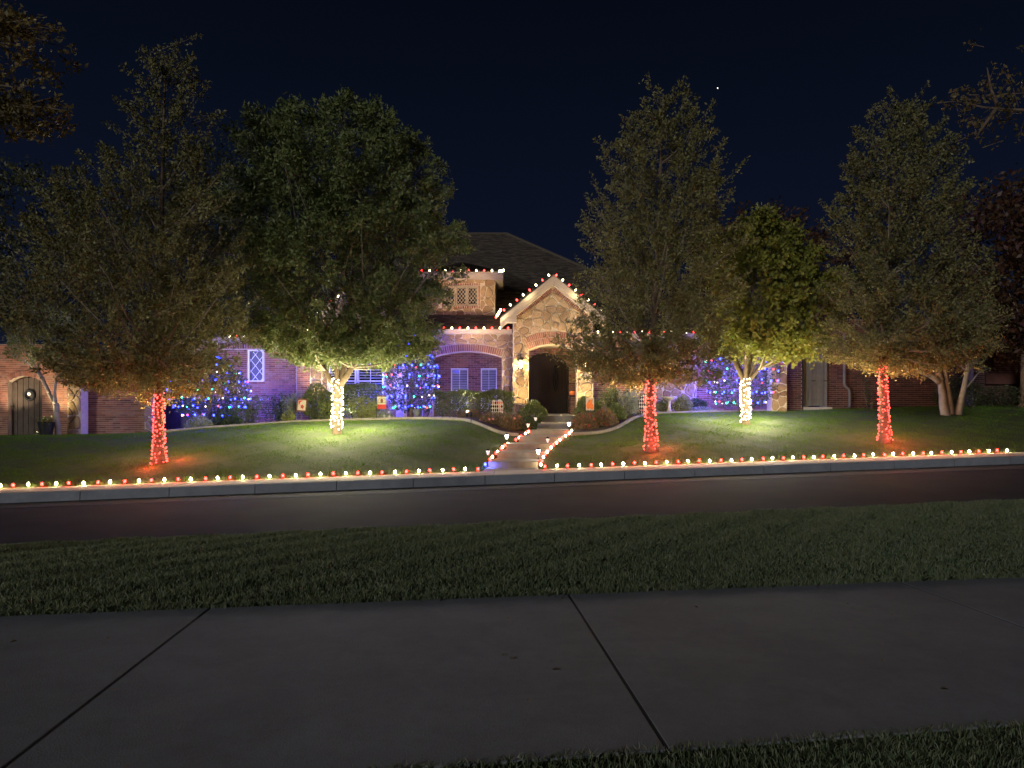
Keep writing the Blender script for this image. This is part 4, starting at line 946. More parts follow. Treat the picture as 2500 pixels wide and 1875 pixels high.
# pale multi-stem trees
tree('crape_myrtle', 'pale-barked forked small tree beside the arched plank door', None, 29.0, [(760,20,190),(820,0,230),(870,20,220),(900,120,215)], [(141,1064),(140,1020),(136,985)], (.11,.10), 110, 45, .10, 'leaf_green', 'loose', .7, 'bark_pale', 20, [[(136,990,0),(122,965,0),(105,930,0),(92,905,0),(60,880,0),(30,866,0)], [(137,990,0),(132,965,-.1),(135,940,-.1),(138,915,-.1),(140,860,0)], [(120,960,0),(100,915,.1),(80,885,.1),(55,850,.1)]], seed=6, stemr=.075)
tree('crape_myrtle', 'dim pale-barked multi-stemmed tree before the unlit brick house', None, 28.0, [(700,2250,2440),(780,2230,2450),(850,2260,2440),(895,2310,2420)], [(2308,1012),(2304,985),(2300,950)], (.17,.13), 150, 45, .09, 'leaf_elm', 'loose', .7, 'bark_pale', 24, [[(2300,955,0),(2294,920,0),(2288,880,0),(2280,830,0)], [(2322,1012,0),(2316,960,0),(2306,900,0),(2305,850,0)], [(2340,1013,0),(2347,970,0),(2360,920,0),(2368,860,0),(2372,800,0)], [(2294,932,0),(2270,915,0),(2240,905,0),(2220,893,0)], [(2298,930,0),(2282,900,.1),(2268,880,.1)]], seed=7, stemr=.13)
# dark trees behind
tree('background_tree', 'dark round tree looming behind the arched door wall', None, 40, [(400,-40,200),(500,-180,330),(650,-260,400),(800,-240,380)], [(60,1000),(60,900),(70,700)], (.3,.15), 240, 60, .24, 'leaf_dark', 'round', .8, limbs=20, seed=8, sig=.4)
tree('background_tree', 'dark reddish tree rising behind the yellow-green maple', None, 42, [(500,1820,1900),(540,1720,2010),(640,1660,2080),(780,1650,2090)], [(1860,1000),(1860,850),(1865,700)], (.3,.15), 200, 60, .24, 'leaf_red', 'round', .8, limbs=20, seed=9, sig=.4)
tree('background_tree', 'dark russet tree standing before the unlit brick house roof', None, 30.5, [(440,2400,2560),(500,2330,2700),(620,2300,2760),(760,2310,2760),(850,2340,2700)], [(2510,1000),(2510,850),(2515,700)], (.3,.15), 300, 60, .26, 'leaf_red', 'round', .8, limbs=20, seed=10, sig=.4)
tree('background_tree', 'dark evergreen mass between the elm and the round tree', None, 44, [(330,470,600),(420,420,660),(600,400,680),(800,400,680)], [(540,1000),(540,800),(540,500)], (.3,.1), 200, 60, .24, 'leaf_dark', 'round', .8, limbs=20, seed=11, sig=.4)
# overhanging limbs of two trees on the near side of the street
def overhang(label, base, limbpts, cl, mat, seed, per=34, ls=.05, L=.22, sig=.05, group=None):
    r2 = np.random.default_rng(seed); T = thing('street_tree', base, label, 'tree', group); tb = MB(); b = Vector(base)
    tb.tube([b-Vector((0,0,.1)), b+Vector((.03,0,2)), b+Vector((0,.05,4.2)), b+Vector((-.1,0,7))], [.2,.16,.13,.05], 10)
    for P in limbpts: tb.tube([Vector(p) for p in P], list(np.linspace(.026, .006, len(P))), 6)
    tb.obj('trunk', MT['bark'], T, True); C = []; D = []
    for (c, s, n) in cl:
        for _ in range(n): C.append(np.array(c)+r2.normal(size=3)*np.array(s)); D.append(r2.normal(size=3)*np.array([1,.6,.5])+np.array([.4,0,-.1]))
    C = np.array(C); D = unit(np.array(D)); V = sprays(C, D, r2.uniform(.5, 1.3, len(C))*L, per, sig, ls)
    o = link('crown', fast_mesh('crown', V.reshape(-1, 3), 4, MT[mat]), None, T); o['kind'] = 'stuff'
    lb = MB()
    for c, d in zip(C, D): lb.tube([c, Vector(c)+Vector(d)*L], [.006, .003], 3, False)
    lb.obj('limbs', MT['bark'], T)['kind'] = 'stuff'
def Q(px, py, Y): return tuple(U(px, py, Y))
overhang('amber-leaved tree whose limbs hang over the near verge beside the spire-topped elm', (-7.2, 7.2, -.05), [[(-7.2,7.2,4.6), Q(-60,120,7), Q(40,70,7), Q(110,70,7)], [(-7.2,7.2,3.6), Q(-60,290,7), Q(40,260,7), Q(150,235,7)]],
  [(Q(-15,35,7),(.12,.3,.08),22), (Q(45,75,7),(.10,.25,.07),20), (Q(5,105,7),(.08,.25,.05),8), (Q(-30,245,7),(.12,.3,.07),18), (Q(35,255,7),(.10,.25,.06),20), (Q(75,285,7),(.07,.2,.06),12), (Q(-40,300,7),(.06,.2,.05),6), (Q(-110,80,7),(.12,.3,.16),20)], 'leaf_amber', 51, ls=.052)
overhang('thin-leaved tree whose bare limb hangs over the near verge opposite the broad dark elm', (8.2, 9.0, -.05), [[(8.2,9,5.0), Q(2540,270,9), Q(2470,268,9), Q(2400,262,9), Q(2330,245,9)], [Q(2440,268,9), Q(2420,220,9), Q(2410,165,9)], [Q(2430,268,9), Q(2400,310,9), Q(2380,340,9)]],
  [(Q(2420,200,9),(.12,.2,.18),9), (Q(2340,245,9),(.10,.2,.06),9), (Q(2400,250,9),(.18,.2,.06),12), (Q(2470,250,9),(.12,.2,.06),5), (Q(2395,315,9),(.05,.2,.1),5), (Q(2560,240,9),(.2,.3,.2),14)], 'leaf_amber', 52, per=14, ls=.055)

# ------------------------------------------------------------------ shrubs and hedges
def shrub(name, label, px, pb, Y, wpx, hpx, n, mat, ls=.06, shape='ball', group=None, dr=.8, cat='shrub', seed=0, wr=.5, flowers=None, base_z=None):
    r2 = np.random.default_rng(300+seed+int(px)); s = Y/F; w, h = wpx*s/2, hpx*s
    x, z0 = UX(px, Y), UZ(pb, Y)
    T = thing(name, (x, Y, z0), label, cat, group)
    if shape == 'box':
        P = np.stack([r2.uniform(-w, w, n), r2.uniform(-.45, .45, n), h*np.minimum(1, r2.random(n)**.7*1.03)], 1)
        f = r2.integers(0, 4, n); P[:, 1] = np.where(f < 2, -.45+r2.exponential(.05, n), P[:, 1]); P[:, 2] = np.where(f == 2, h-r2.exponential(.05, n), P[:, 2])
        P[:, 2] += .05*np.sin(P[:, 0]*5+px)+r2.normal(size=n)*.03; D = unit(r2.normal(size=(n, 3))+np.array([0, -.5, .8]))
    elif shape == 'ball':
        d = unit(r2.normal(size=(n, 3))); rr = r2.random(n)**.25*(1+.12*np.sin(4*np.arctan2(d[:, 0], d[:, 2])+px)); P = d*rr[:, None]*np.array([w, w*dr, h/2])+np.array([0, 0, h/2]); D = unit(d+r2.normal(size=(n, 3))*.6+np.array([0, 0, .3]))
    elif shape == 'upright':
        k = max(6, n//60); st = np.stack([r2.normal(size=k)*w*.45, r2.normal(size=k)*w*.4, 0*np.ones(k)], 1); tp = st*1.6+np.stack([r2.normal(size=k)*w*.3, r2.normal(size=k)*w*.3, h*r2.uniform(.6, 1.05, k)], 1)
        i = r2.integers(0, k, n); t = r2.random(n)**.7; P = st[i]*(1-t[:, None])+tp[i]*t[:, None]+r2.normal(size=(n, 3))*.05; D = unit((tp-st)[i]+r2.normal(size=(n, 3))*.7)
    else:  # mound
        d = unit(r2.normal(size=(n, 3))); d[:, 2] = abs(d[:, 2]); rr = r2.random(n)**.35; P = d*rr[:, None]*np.array([w, w*dr, h]); D = unit(d+r2.normal(size=(n, 3))*.7+np.array([0, 0, .5]))
    P = P+np.array([x, Y, z0])
    P[:, 2] = np.maximum(P[:, 2], z0+.01)
    V = leaf_verts(P, D, ls*r2.uniform(.6, 1.3, n), wr)
    o = link('foliage', fast_mesh('foliage', V.reshape(-1, 3), 4, MT[mat]), None, T); o['kind'] = 'stuff'
    sb_ = MB()
    for k in range(7):
        a = r2.uniform(0, 6.28); sb_.tube([(x+.08*math.cos(a), Y+.08*math.sin(a), z0-.1), (x+w*.5*math.cos(a), Y+w*.4*math.sin(a), z0+h*.75)], [.014, .006], 5)
    sb_.obj('stems', MT['bark'], T)
    if flowers:
        m = 10
        for k in range(m):
            fm_ = MB(); i = r2.integers(0, n); c = P[i]+np.array([0, -.05, .03])
            for q in range(5):
                a = q*1.257; fm_.add([(0,0,0), (.035*math.cos(a-.5), -.012, .035*math.sin(a-.5)), (.05*math.cos(a), -.02, .05*math.sin(a)), (.035*math.cos(a+.5), -.012, .035*math.sin(a+.5))], [(0,1,2,3)])
            fo_ = fm_.obj('flower', flowers, T); fo_.location = c
    return T
FL_R = plain('petal_red', (.45,.04,.03)); FL_P = plain('petal_pink', (.5,.2,.15)); FL_W = plain('petal_white', (.6,.58,.5))
G1 = 'shrubs in the front beds'
shrub('box_hedge', 'long clipped hedge under the porch arch', 1160, 1024, 29.6, 188, 66, 9000, 'leaf_hedge', .075, 'box', None, cat='hedge')
shrub('boxwood', 'round clipped boxwood beside the top steps under the lit lantern', 1302, 1038, 29.2, 62, 58, 4200, 'leaf_hedge', .065, 'ball')
shrub('boxwood', 'round clipped boxwood behind the pumpkin flag', 1436, 1026, 29.6, 66, 56, 4200, 'leaf_hedge', .065, 'ball')
shrub('box_hedge', 'hedge under the shuttered window beside the white-lit trunk', 880, 1026, 29.4, 112, 84, 6000, 'leaf_hedge', .075, 'box', None, cat='hedge')
shrub('tall_shrub', 'bushy dark shrub behind the tilted candy-print sign', 775, 1030, 29.2, 80, 90, 5200, 'leaf_hedge', .08, 'ball', wr=.45)
shrub('pale_shrub', 'silvery pale shrub against the brick bay wall', 715, 1020, 29.4, 34, 62, 1300, 'leaf_pale', .08, 'upright')
shrub('thin_shrub', 'thin dark shrub between the lattice window and the bay', 682, 1034, 29.6, 40, 70, 1500, 'leaf_gloss', .08, 'upright')
shrub('thin_shrub', 'thin upright shrub against the purple brick below the lattice window', 612, 1040, 29.4, 46, 74, 1600, 'leaf_hedge', .085, 'upright')
shrub('low_shrub', 'low dark shrub under the multicolour-lit shrub by the side gate', 553, 1044, 28.2, 80, 46, 2600, 'leaf_gloss', .08, 'mound')
shrub('silver_plant', 'silvery groundcover plant at the tip of the bed by the side gate', 487, 1051, 27.4, 70, 34, 1800, 'leaf_pale', .07, 'mound')
shrub('fern', 'small yellow-green fern at the bed edge below the candy-print sign', 705, 1034, 28.0, 34, 30, 500, 'leaf_yellow', .11, 'mound', wr=.3)
shrub('leafy_shrub', 'arching leafy shrub just beside the white-lit trunk and hedge', 800, 1030, 28.6, 46, 60, 1600, 'leaf_hedge', .09, 'upright')
shrub('yellow_shrub', 'grey and yellow leaved shrub under the shuttered window', 890, 1026, 28.4, 66, 56, 2200, 'leaf_yellow', .085, 'upright')
shrub('low_shrub', 'small pale-flowered plant below the red and cream flag', 940, 1027, 28.4, 40, 30, 900, 'leaf_pale', .07, 'mound', flowers=FL_W)
for i, (px, pb, Y, w, h, m, fl, lab) in enumerate([
  (1150,1030,28.6,70,30,'leaf_rust',None,'low dry-leaved perennial clump in front of the long hedge'),
  (1205,1043,27.4,80,38,'leaf_rust',FL_P,'low pink-flowered clump below the harlequin pumpkin sign'),
  (1250,1049,27.0,70,40,'leaf_rust',FL_P,'low pink-flowered clump filling the bed corner by the round boxwood'),
  (1290,1052,26.9,40,36,'leaf_gloss',None,'dark glossy clump at the bed corner beside the middle steps'),
  (1425,1047,27.2,70,40,'leaf_rust',FL_R,'low red-flowered clump beside the steps below the pumpkin flag'),
  (1475,1040,27.8,70,44,'leaf_rust',FL_R,'low red-flowered clump in the outer curve of the right-hand edging'),
  (1505,1024,28.8,50,40,'leaf_hedge',None,'low green clump at the neck of the curved edging')]):
    if 'right-hand' in lab: lab = 'low red-flowered clump in the outer curve of the S-curved edging'
    shrub('flowering_plant', lab, px, pb, Y, w, h, 2400, m, .06, 'mound', 'flowering clumps beside the steps', flowers=fl, seed=i, cat='plant')
shrub('tall_shrub', 'tall shrub against brick between the pumpkin flag and harlequin egg', 1500, 1018, 30.6, 50, 72, 2600, 'leaf_hedge', .08, 'upright')
shrub('tall_shrub', 'full shrub beside the stone breast and harlequin egg', 1538, 1018, 30.2, 46, 66, 2600, 'leaf_pale', .07, 'upright')
shrub('round_shrub', 'bright yellow-green round shrub beside the bird bath', 1667, 1012, 30.6, 42, 44, 2000, 'leaf_yellow', .075, 'ball')
shrub('round_shrub', 'small dim shrub behind the bird bath', 1622, 1010, 31.2, 34, 34, 900, 'leaf_hedge', .07, 'ball')
shrub('round_shrub', 'dark round shrub below the blue-lit brick', 1706, 1010, 31.0, 40, 36, 1400, 'leaf_gloss', .075, 'ball')
shrub('lavender', 'pale spreading lavender along the bed edging', 1715, 1015, 30.4, 86, 20, 1900, 'leaf_pale', .07, 'mound')
shrub('bare_shrub', 'sparse twiggy shrub against the dim brick wall', 2125, 1000, 29.8, 70, 80, 500, 'leaf_dark', .07, 'upright')
shrub('dark_shrub', 'dark shrub in the shade behind the pale multi-stemmed tree', 2340, 1003, 30.4, 110, 80, 2600, 'leaf_dark', .09, 'ball')
shrub('dark_shrub', 'dark shrub beneath the unlit window ledge', 2460, 1008, 31.0, 130, 66, 2600, 'leaf_dark', .09, 'ball')
# ------------------------------------------------------------------ light strings
def c9(name, mat, s=1.0):
    mb = MB(); n = 8
    mb.lathe([(.004*s,.052*s),(.022*s,.036*s),(.032*s,.018*s),(.033*s,.0),(.026*s,-.022*s),(.016*s,-.036*s)][::-1], n=n); k = len(mb.f)
    mb.lathe([(.013*s,-.07*s),(.017*s,-.068*s),(.017*s,-.037*s)], n=6)
    me = mb.mesh(name, mat, True); me.materials.append(MT['wire'])
    for p in me.polygons:
        if p.index >= k: p.material_index = 1
    return me
def mini(name, mat, r=.02):
    mb = MB(); mb.lathe([(r*.5,r*.87),(r,.1*r),(r*.5,-.87*r)][::-1], n=6); return mb.mesh(name, mat, True)
BW, BR = c9('bulb_white', MT['e_white'], .82), c9('bulb_red', MT['e_red'], .82)
BWs, BRs = c9('bulb_white', MT['e_roofw'], 1.1), c9('bulb_red', MT['e_roofr'], 1.1)
BWp, BRp = c9('bulb_white', MT['e_pathw'], 1.0), c9('bulb_red', MT['e_pathr'], 1.0)
BBL = c9('bulb_blue', MT['e_blue'], 1.1)
MR, MW = mini('mini_red', MT['e_wred'], .0175), mini('mini_white', MT['e_wwhite'], .027)
COLW, COLR = (1, .86, .52), (1, .07, .045)
def string(label, pts, mesh_of, group, cord=None, rot=None, name='light_string', lights=None, cordr=.006):
    c = Vector(pts[len(pts)//2]); T = thing(name, c, label, 'string lights', group)
    w = MB(); w.tube(cord or pts, cordr, 4, False); w.obj('cord', MT['wire'], T)
    for i, p in enumerate(pts):
        r = rot(i) if rot else (random.uniform(-.3, .3), random.uniform(-.3, .3), 0)
        inst('bulb', mesh_of(i), p, T, rot=r)
    for l in lights or []: lamp('glow', 'POINT', l[0], l[1], l[2], T, l[3] if len(l) > 3 else .08)
    return T
GK = 'red and white bulb strings edging the lawn'
def edge_run(px0, px1, first):
    pts = []; x0 = UX(px0, V_BACK/(1-.11*(px0-1250)/1250)); x1 = UX(px1, V_BACK/(1-.11*(px1-1250)/1250))
    n = int(round((x1-x0)/.303))
    for i in range(n+1):
        x = x0+(x1-x0)*i/n; y = V_BACK+.05+MS*x+random.uniform(-.02, .02); pts.append((x+random.uniform(-.025, .025), y, float(walk_z(x))+.085+random.uniform(-.008, .008)))
    return pts
p = edge_run(-40, 1166, 0); string('long string of red and white bulbs on the lawn edge before the white-lit round tree', p, lambda i: (BR, BW)[i % 2], GK, [Vector(q)-Vector((0,0,.075)) for q in p])
p = edge_run(1331, 2462, 0); string('long string of red and white bulbs on the lawn edge before the broad dark elm', p, lambda i: (BR, BW)[i % 2], GK, [Vector(q)-Vector((0,0,.075)) for q in p])
def path_pts(L, side=0):
    out = []
    PY = [1160, 1141, 1119, 1096, 1078, 1062, 1049]; PD = [20.0, 20.9, 22.1, 23.4, 24.8, 26.1, 27.1]
    for px, py in L:
        Y = float(np.interp(-py, [-v for v in PY], PD)); q_ = U(px, py, Y)
        if side: q_.x = float(np.interp(Y, SY, SR if side > 0 else SL))+side*.08
        q_.z = max(q_.z, gz(q_.x, q_.y)+.07); out.append(q_)
    return out
LP_ = [(1186,1138),(1186.6,1127.5),(1195,1122.7),(1201.5,1114),(1207,1110.5),(1211,1102),(1217,1098.7),(1223,1094),(1229,1090),(1243,1079),(1250,1074),(1258,1071),(1265,1064),(1274,1060.8),(1281,1058.6),(1288,1056)]
RP_ = [(1314,1139),(1315.7,1131),(1317,1123),(1318.6,1116.6),(1321,1111),(1324,1107),(1330.7,1099.7),(1338,1094),(1342.6,1087.5),(1348.7,1085),(1354.8,1080),(1361.6,1076),(1366,1070),(1374,1066),(1378.5,1063),(1382.6,1061),(1390,1054)]
GP = 'bulb strings climbing beside the entry steps'
p = path_pts(LP_, -1); string('red and white bulb string climbing the steps below the long hedge', p, lambda i: (BWp, BRp)[i % 2] if i else BBL, GP, [Vector(q)-Vector((0,0,.07)) for q in p],
   lights=[(p[0]+Vector((.1,-.15,.0)), 2.2, (.12,.14,1), .03)]+[(p[i]+Vector((.06,-.05,.05)), .3, (COLR, COLW)[i % 4 == 0], .05) for i in range(2, 16, 3)])
p = path_pts(RP_, 1); string('red and white bulb string climbing the steps below the pumpkin flag', p, lambda i: (BWp, BRp)[i % 2], GP, [Vector(q)-Vector((0,0,.07)) for q in p],
   lights=[(p[i]+Vector((-.06,-.05,.05)), .3, (COLW, COLR)[i % 2], .05) for i in range(0, 17, 3)])
# roof strings
GRF = 'red and white bulb strings on the roof edges'
pts = []; lean = []
L1 = [(1340-15.6*k, 672+12.1*k) for k in range(8)][::-1]; L2 = [(1358+15.6*k, 672+12.1*k) for k in range(8)]
for px, py in L1+L2: pts.append(U(px, py, 31.02))
string('bulb string following the gable peak over the front door', pts, lambda i: (BRs, BWs)[i % 2], GRF, rot=lambda i: (0, -.55 if i < 8 else .55, 0), cord=[q-Vector((0,0,.05)) for q in pts],
       lights=[(U(1290,722,30.85), 2.0, COLW, .1), (U(1405,722,30.85), 2.0, COLW, .1)])
pts = [U(1064+19.6*k, 801.2, 31.72) for k in range(10)]; string('bulb string along the gutter over the porch arch', pts, lambda i: (BWs, BRs)[i % 2], GRF, cord=[q-Vector((0,0,.045)) for q in pts])
pts = [U(1030+19.0*k, 661, 32.55) for k in range(10)]+[U(1219,662.5,32.53), U(1223,661.5,32.53), U(1227,661.8,32.53), U(1229.5,660,32.53)]; string('bulb string along the top of the dormer', pts, lambda i: BWs if i > 9 else (BRs, BWs)[i % 2], GRF, cord=[q-Vector((0,0,.045)) for q in pts])
pts = [U(1222,757,31.0), U(1219,762,31.0), U(1217,766,31.0), U(1214,770,31.0), U(1211,775,31.0)]
string('bright bunch of spare bulbs at the foot of the portico gable', pts, lambda i: BRs if i == 4 else BWs, GRF, lights=[(U(1213,766,30.9), 9, COLW, .08), (U(1208,776,31.0), 2.5, COLR, .06)])
pts = [U(560+18.6*k, 821, 31.76) for k in range(10)]; string('bulb string along the eave over the lattice window', pts, lambda i: (BWs, BRs)[i % 2], GRF, cord=[q-Vector((0,0,.045)) for q in pts], lights=[(U(660,822,31.3), 2.5, COLW, .1)])
pts = [U(738,796,30.75), U(734,800,30.75), U(742,802,30.75), U(747,806,30.75), U(752,808,30.75), U(757,806,30.75)]+[U(745+16*k, 790-13.3*k, 30.78) for k in range(1, 7)]
string('bulb string on the gable over the shuttered window', pts, lambda i: (BRs, BWs)[i % 3 > 0], GRF, lights=[(U(748,800,30.6), 6, COLW, .08)])
pts = [U(1460+18*k, 811, 31.86) for k in range(24)]; string('bulb string along the eave behind the conical elm', pts, lambda i: (BWs, BRs)[i % 2], GRF, cord=[q-Vector((0,0,.045)) for q in pts])

# trunk wraps
def wrap(label, pts, rd, Y, py0, py1, mesh_, n, turns, group, col, power, rgl=.06, nl=6):
    z0, z1 = UZ(py0, Y), UZ(py1, Y); out = []; cord = []
    zs = [p.z for p in pts]
    def at(z, a, off):
        c = Vector([np.interp(z, zs, [p[k] for p in pts]) for k in range(3)]); r = float(np.interp(z, zs, rd))+off
        return Vector((c.x+math.cos(a)*r, c.y+math.sin(a)*r, z))
    for k in range(n):
        t = (k+.5)/n; z = z0+(z1-z0)*t+random.uniform(-.07, .07); a = turns*2*math.pi*t+random.uniform(-.9, .9); out.append(at(z, a, .022+random.uniform(0, .02)))
    for k in range(turns*10+1):
        t = k/(turns*10); cord.append(at(z0+(z1-z0)*t, turns*2*math.pi*t, .008))
    lights = []  # added unseen lamps off the trunk; red wraps get a warmer crown pair
    for k in range(nl):
        wh = col[1] > .5; top = k >= nl-2 and not wh
        t = (k+.5)/nl*.6+.25 if wh else (.06, .2, .45, .62, .70, .78)[k]
        lights.append((at(z0+(z1-z0)*t, -math.pi/2+k*2.1, .85 if wh else .55 if top else .42), power/nl*(1 if wh else 3 if top else 1.5 if k < 2 else .5), ((1,.62,.24) if top else col), .5 if wh else rgl))
    return string(label, out, lambda i: mesh_, group, cord, lambda i: (random.uniform(0, 6), random.uniform(0, 6), 0), 'trunk_light_string', lights, .005)
GT = 'light strings wrapped round tree trunks'
wrap('red mini lights wrapped round the trunk of the spire-topped elm', t1p, t1r, YT1, 1134, 964, MR, 210, 15, GT, COLR, 26)
wrap('white mini lights wrapped round the trunk of the large round-crowned tree', t2p, t2r, YT2, 1050, 928, MW, 130, 12, GT, (1,.93,.55), 230)
wrap('red mini lights wrapped round the trunk of the conical elm', t3p, t3r, YT3, 1096, 930, MR, 210, 15, GT, COLR, 30)
wrap('white mini lights wrapped round the trunk of the yellow-green maple', t4p, t4r, YT4, 1034, 925, MW, 118, 11, GT, (1,.93,.55), 165)
wrap('red mini lights wrapped round the trunk of the broad dark elm', t5p, t5r, YT5, 1077, 892, MR, 210, 15, GT, COLR, 34)

# shrubs wound with multicolour bulbs
MB_, MG, MRD, MWM = mini('mini_blue', MT['e_blue'], .036), mini('mini_green', MT['e_green'], .037), mini('mini_multi_red', MT['e_mred'], .031), mini('mini_warm', MT['e_warm'], .028)
def litshrub(label, slabel, px, pb, pt, Y, wpx, seed, blue=30):
    r2 = random.Random(seed); s = Y/F; z0, z1 = UZ(pb, Y), UZ(pt, Y); x = UX(px, Y); w = wpx*s/2; h = z1-z0
    n = 5200; q = np.random.default_rng(seed); t = q.random(n)**.8; th = q.uniform(0, 2*np.pi, n); env = w*np.clip(1.08*np.sin(np.pi*np.clip(t*.8+.18, 0, 1)), .15, 1.05)
    rr = env*q.random(n)**.45; P = np.stack([x+rr*np.cos(th), Y+rr*.85*np.sin(th), z0+.25+(h-.25)*t], 1); D = unit(np.stack([np.cos(th), np.sin(th), .5+0*th], 1)+q.normal(size=(n, 3))*.6)
    T = thing('magnolia', (x, Y, z0), label, 'tree', 'small trees wound with multicolour lights')
    o = link('crown', fast_mesh('crown', leaf_verts(P, D, .13*q.uniform(.6, 1.2, n), .4).reshape(-1, 3), 4, MT['leaf_gloss']), None, T); o['kind'] = 'stuff'
    b = MB(); b.tube([(x, Y, z0-.15), (x+.02, Y, z0+h*.4), (x, Y, z0+h*.95)], [.09, .06, .015], 8); b.obj('trunk', MT['bark'], T, True)
    pts = []; mats = []; N = 150
    for k in range(N):
        t = (k+.5)/N; row = int(t*8); a = t*8*2*math.pi; tz = (row+.5)/8+r2.uniform(-.015, .015); e = w*max(.2, 1.05*math.sin(math.pi*min(1, tz*.8+.18)))
        pts.append((x+e*math.cos(a), Y+e*.9*math.sin(a), z0+.25+(h-.25)*tz)); mats.append(r2.choices([MB_, MG, MRD, MWM], [50, 18, 14, 18])[0])
    lights = []
    for k in range(5):
        a = -math.pi/2+(k-2)*.9; tz = .12+.18*k; lights.append(((x+(w+.2)*math.cos(a), Y+(w+.2)*math.sin(a), z0+.3+h*tz), blue/5, (.05,.05,1), .12))
    lights.append(((x+w*.6, Y+w+.15, z0+h*.45), blue*.7, (.10,.09,1), .15)); lights.append(((x-w*.6, Y+w+.15, z0+h*.3), blue*.5, (.10,.09,1), .15))
    string(slabel, pts, lambda i: mats[i], 'multicolour light strings', None, None, 'light_string', lights, .004)
litshrub('small tree wound with multicolour lights below the lattice window', 'multicolour lights wound round the small tree below the lattice window', 512, 1040, 862, 28.6, 186, 61, 90)
litshrub('small tree wound with multicolour lights between shuttered window and porch arch', 'multicolour lights wound round the small tree between window and porch arch', 1004, 1022, 808, 29.3, 132, 62, 75)
litshrub('small tree wound with multicolour lights behind the white-lit maple trunk', 'multicolour lights wound round the small tree behind the maple trunk', 1808, 1012, 790, 29.6, 172, 63, 95)

# ------------------------------------------------------------------ lanterns, path lights, uplights
def lantern(px, py, Y, label, energy):
    c = U(px, py, Y); T = thing('wall_lantern', c, label, 'lantern', 'lit lanterns on the portico piers')
    b = MB(); b.lathe([(.11,-.19),(.12,-.17),(.12,-.14)], c, 6); b.obj('base_plate', MT['iron'], T); b = MB(); b.lathe([(.13,.15),(.14,.17),(.08,.26),(.03,.30),(.02,.36)], c, 6); b.obj('cap', MT['iron'], T)
    b = MB()
    for k in range(6): a = k*math.pi/3; b.tube([c+Vector((.118*math.cos(a),.118*math.sin(a),-.14)), c+Vector((.132*math.cos(a),.132*math.sin(a),.15))], .008, 4)
    b.obj('bars', MT['iron'], T)
    b = MB(); b.lathe([(.04,-.13),(.065,-.08),(.07,.02),(.045,.10),(.015,.13)], c, 10); b.obj('bulb', MT['e_lantern'], T, True)
    b = MB(); b.tube([c+Vector((0,.02,.34)), c+Vector((0,.05,.42)), c+Vector((0,.16,.40)), c+Vector((0,.22,.2))], .018, 6); b.lathe([(.06,-.03),(.06,.03)], c+Vector((0,.23,.2)), 8); b.obj('bracket', MT['iron'], T)
    b = MB(); b.tube([c+Vector((.0,0,-.19)), c+Vector((.03,0,-.24)), c+Vector((.03,0,-.28)), c+Vector((-.02,0,-.31))], .008, 5); b.obj('finial', MT['iron'], T)
    lamp('glow', 'POINT', c+Vector((0,-.16,0)), energy, (1,.80,.36), T, .1)
lantern(1271, 890, 31.26, 'lit iron lantern on the pier above the long hedge', 52)
lantern(1429, 888, 31.26, 'lit iron lantern above the number plaque, half hidden by elm leaves', 52)
def solar(px, pt, pb, label, lit):
    g_ = path_pts([(px, pb)])[0]; Y = g_.y; zt = UZ(pt, Y); T = thing('path_light', g_, label, 'path light', 'stake lights beside the entry steps')
    b = MB(); b.tube([g_-Vector((0,0,.12)), Vector((g_.x, Y, zt-.17))], .009, 6); b.obj('stake', MT['iron'], T)
    b = MB(); b.lathe([(.075,-.045),(.078,-.035),(.03,.0),(.012,.012)], (g_.x, Y, zt), 10); b.obj('cap', MT['iron'], T)
    b = MB(); b.lathe([(.03,-.17),(.06,-.05)], (g_.x, Y, zt), 10); b.obj('lens', MT['e_solar'] if lit else MT['e_dim'], T, True)
    b = MB()
    for k in range(5): a = k*1.2566; b.tube([(g_.x+.032*math.cos(a), Y+.032*math.sin(a), zt-.172), (g_.x+.064*math.cos(a), Y+.064*math.sin(a), zt-.046)], .005, 4)
    b.obj('ribs', MT['iron'], T)
    if lit: lamp('glow', 'POINT', (g_.x, Y-.12, zt-.1), .9, (1,.95,.85), T, .05)
solar(1191, 1096, 1128, 'dim stake light by the lowest steps, left string of bulbs'.replace(', left string of bulbs', ' beside the blue bulb'), False)
solar(1237, 1058, 1090, 'brightly lit stake light standing in the lawn below the long hedge', True)
solar(1289, 1031, 1057, 'unlit stake light at the corner of the flower bed below the round boxwood', False)
solar(1314, 1094, 1128, 'brightly lit stake light by the lowest steps', True)
solar(1337, 1067, 1092, 'dim capped stake light halfway up the steps', False)
solar(1389, 1028, 1055, 'lit stake light at the corner of the red-flowered bed', True)
solar(1307, 1016, 1048, 'small stake light leaning among leaves below the round boxwood', False)
def uplight(px, py, Y, label, target, energy, col, spot, group='garden uplights in the beds', z=None):
    c = U(px, py, Y) if z is None else Vector((UX(px, Y), Y, z)); d = (Vector(target)-c).normalized(); T = thing('garden_uplight', c, label, 'spotlight', group)
    b = MB(); b.tube([c-Vector((0,0,.28)), c], .012, 6); b.obj('stake', MT['iron'], T)
    b = MB(); b.tube([c-d*.02, c+d*.03, c+d*.14], [.03,.05,.06], 10); b.obj('housing', MT['iron'], T)
    b = MB(); b.tube([c+d*.135, c+d*.142], .05, 10); b.obj('lens', MT['e_lantern'], T)
    lamp('beam', 'SPOT', c+d*.16, energy, col, T, .04, target, spot, .8)
WARM = (1, .80, .56)
uplight(1262, 1040, 27.9, 'small uplight in the bed aimed at the portico gable', U(1345,770,YP), 120, WARM, 62, z=1.55)
uplight(1415, 1040, 28.0, 'small uplight beside the red-flowered clump aimed at the gable peak', U(1350,760,YP), 65, WARM, 60, z=1.6)
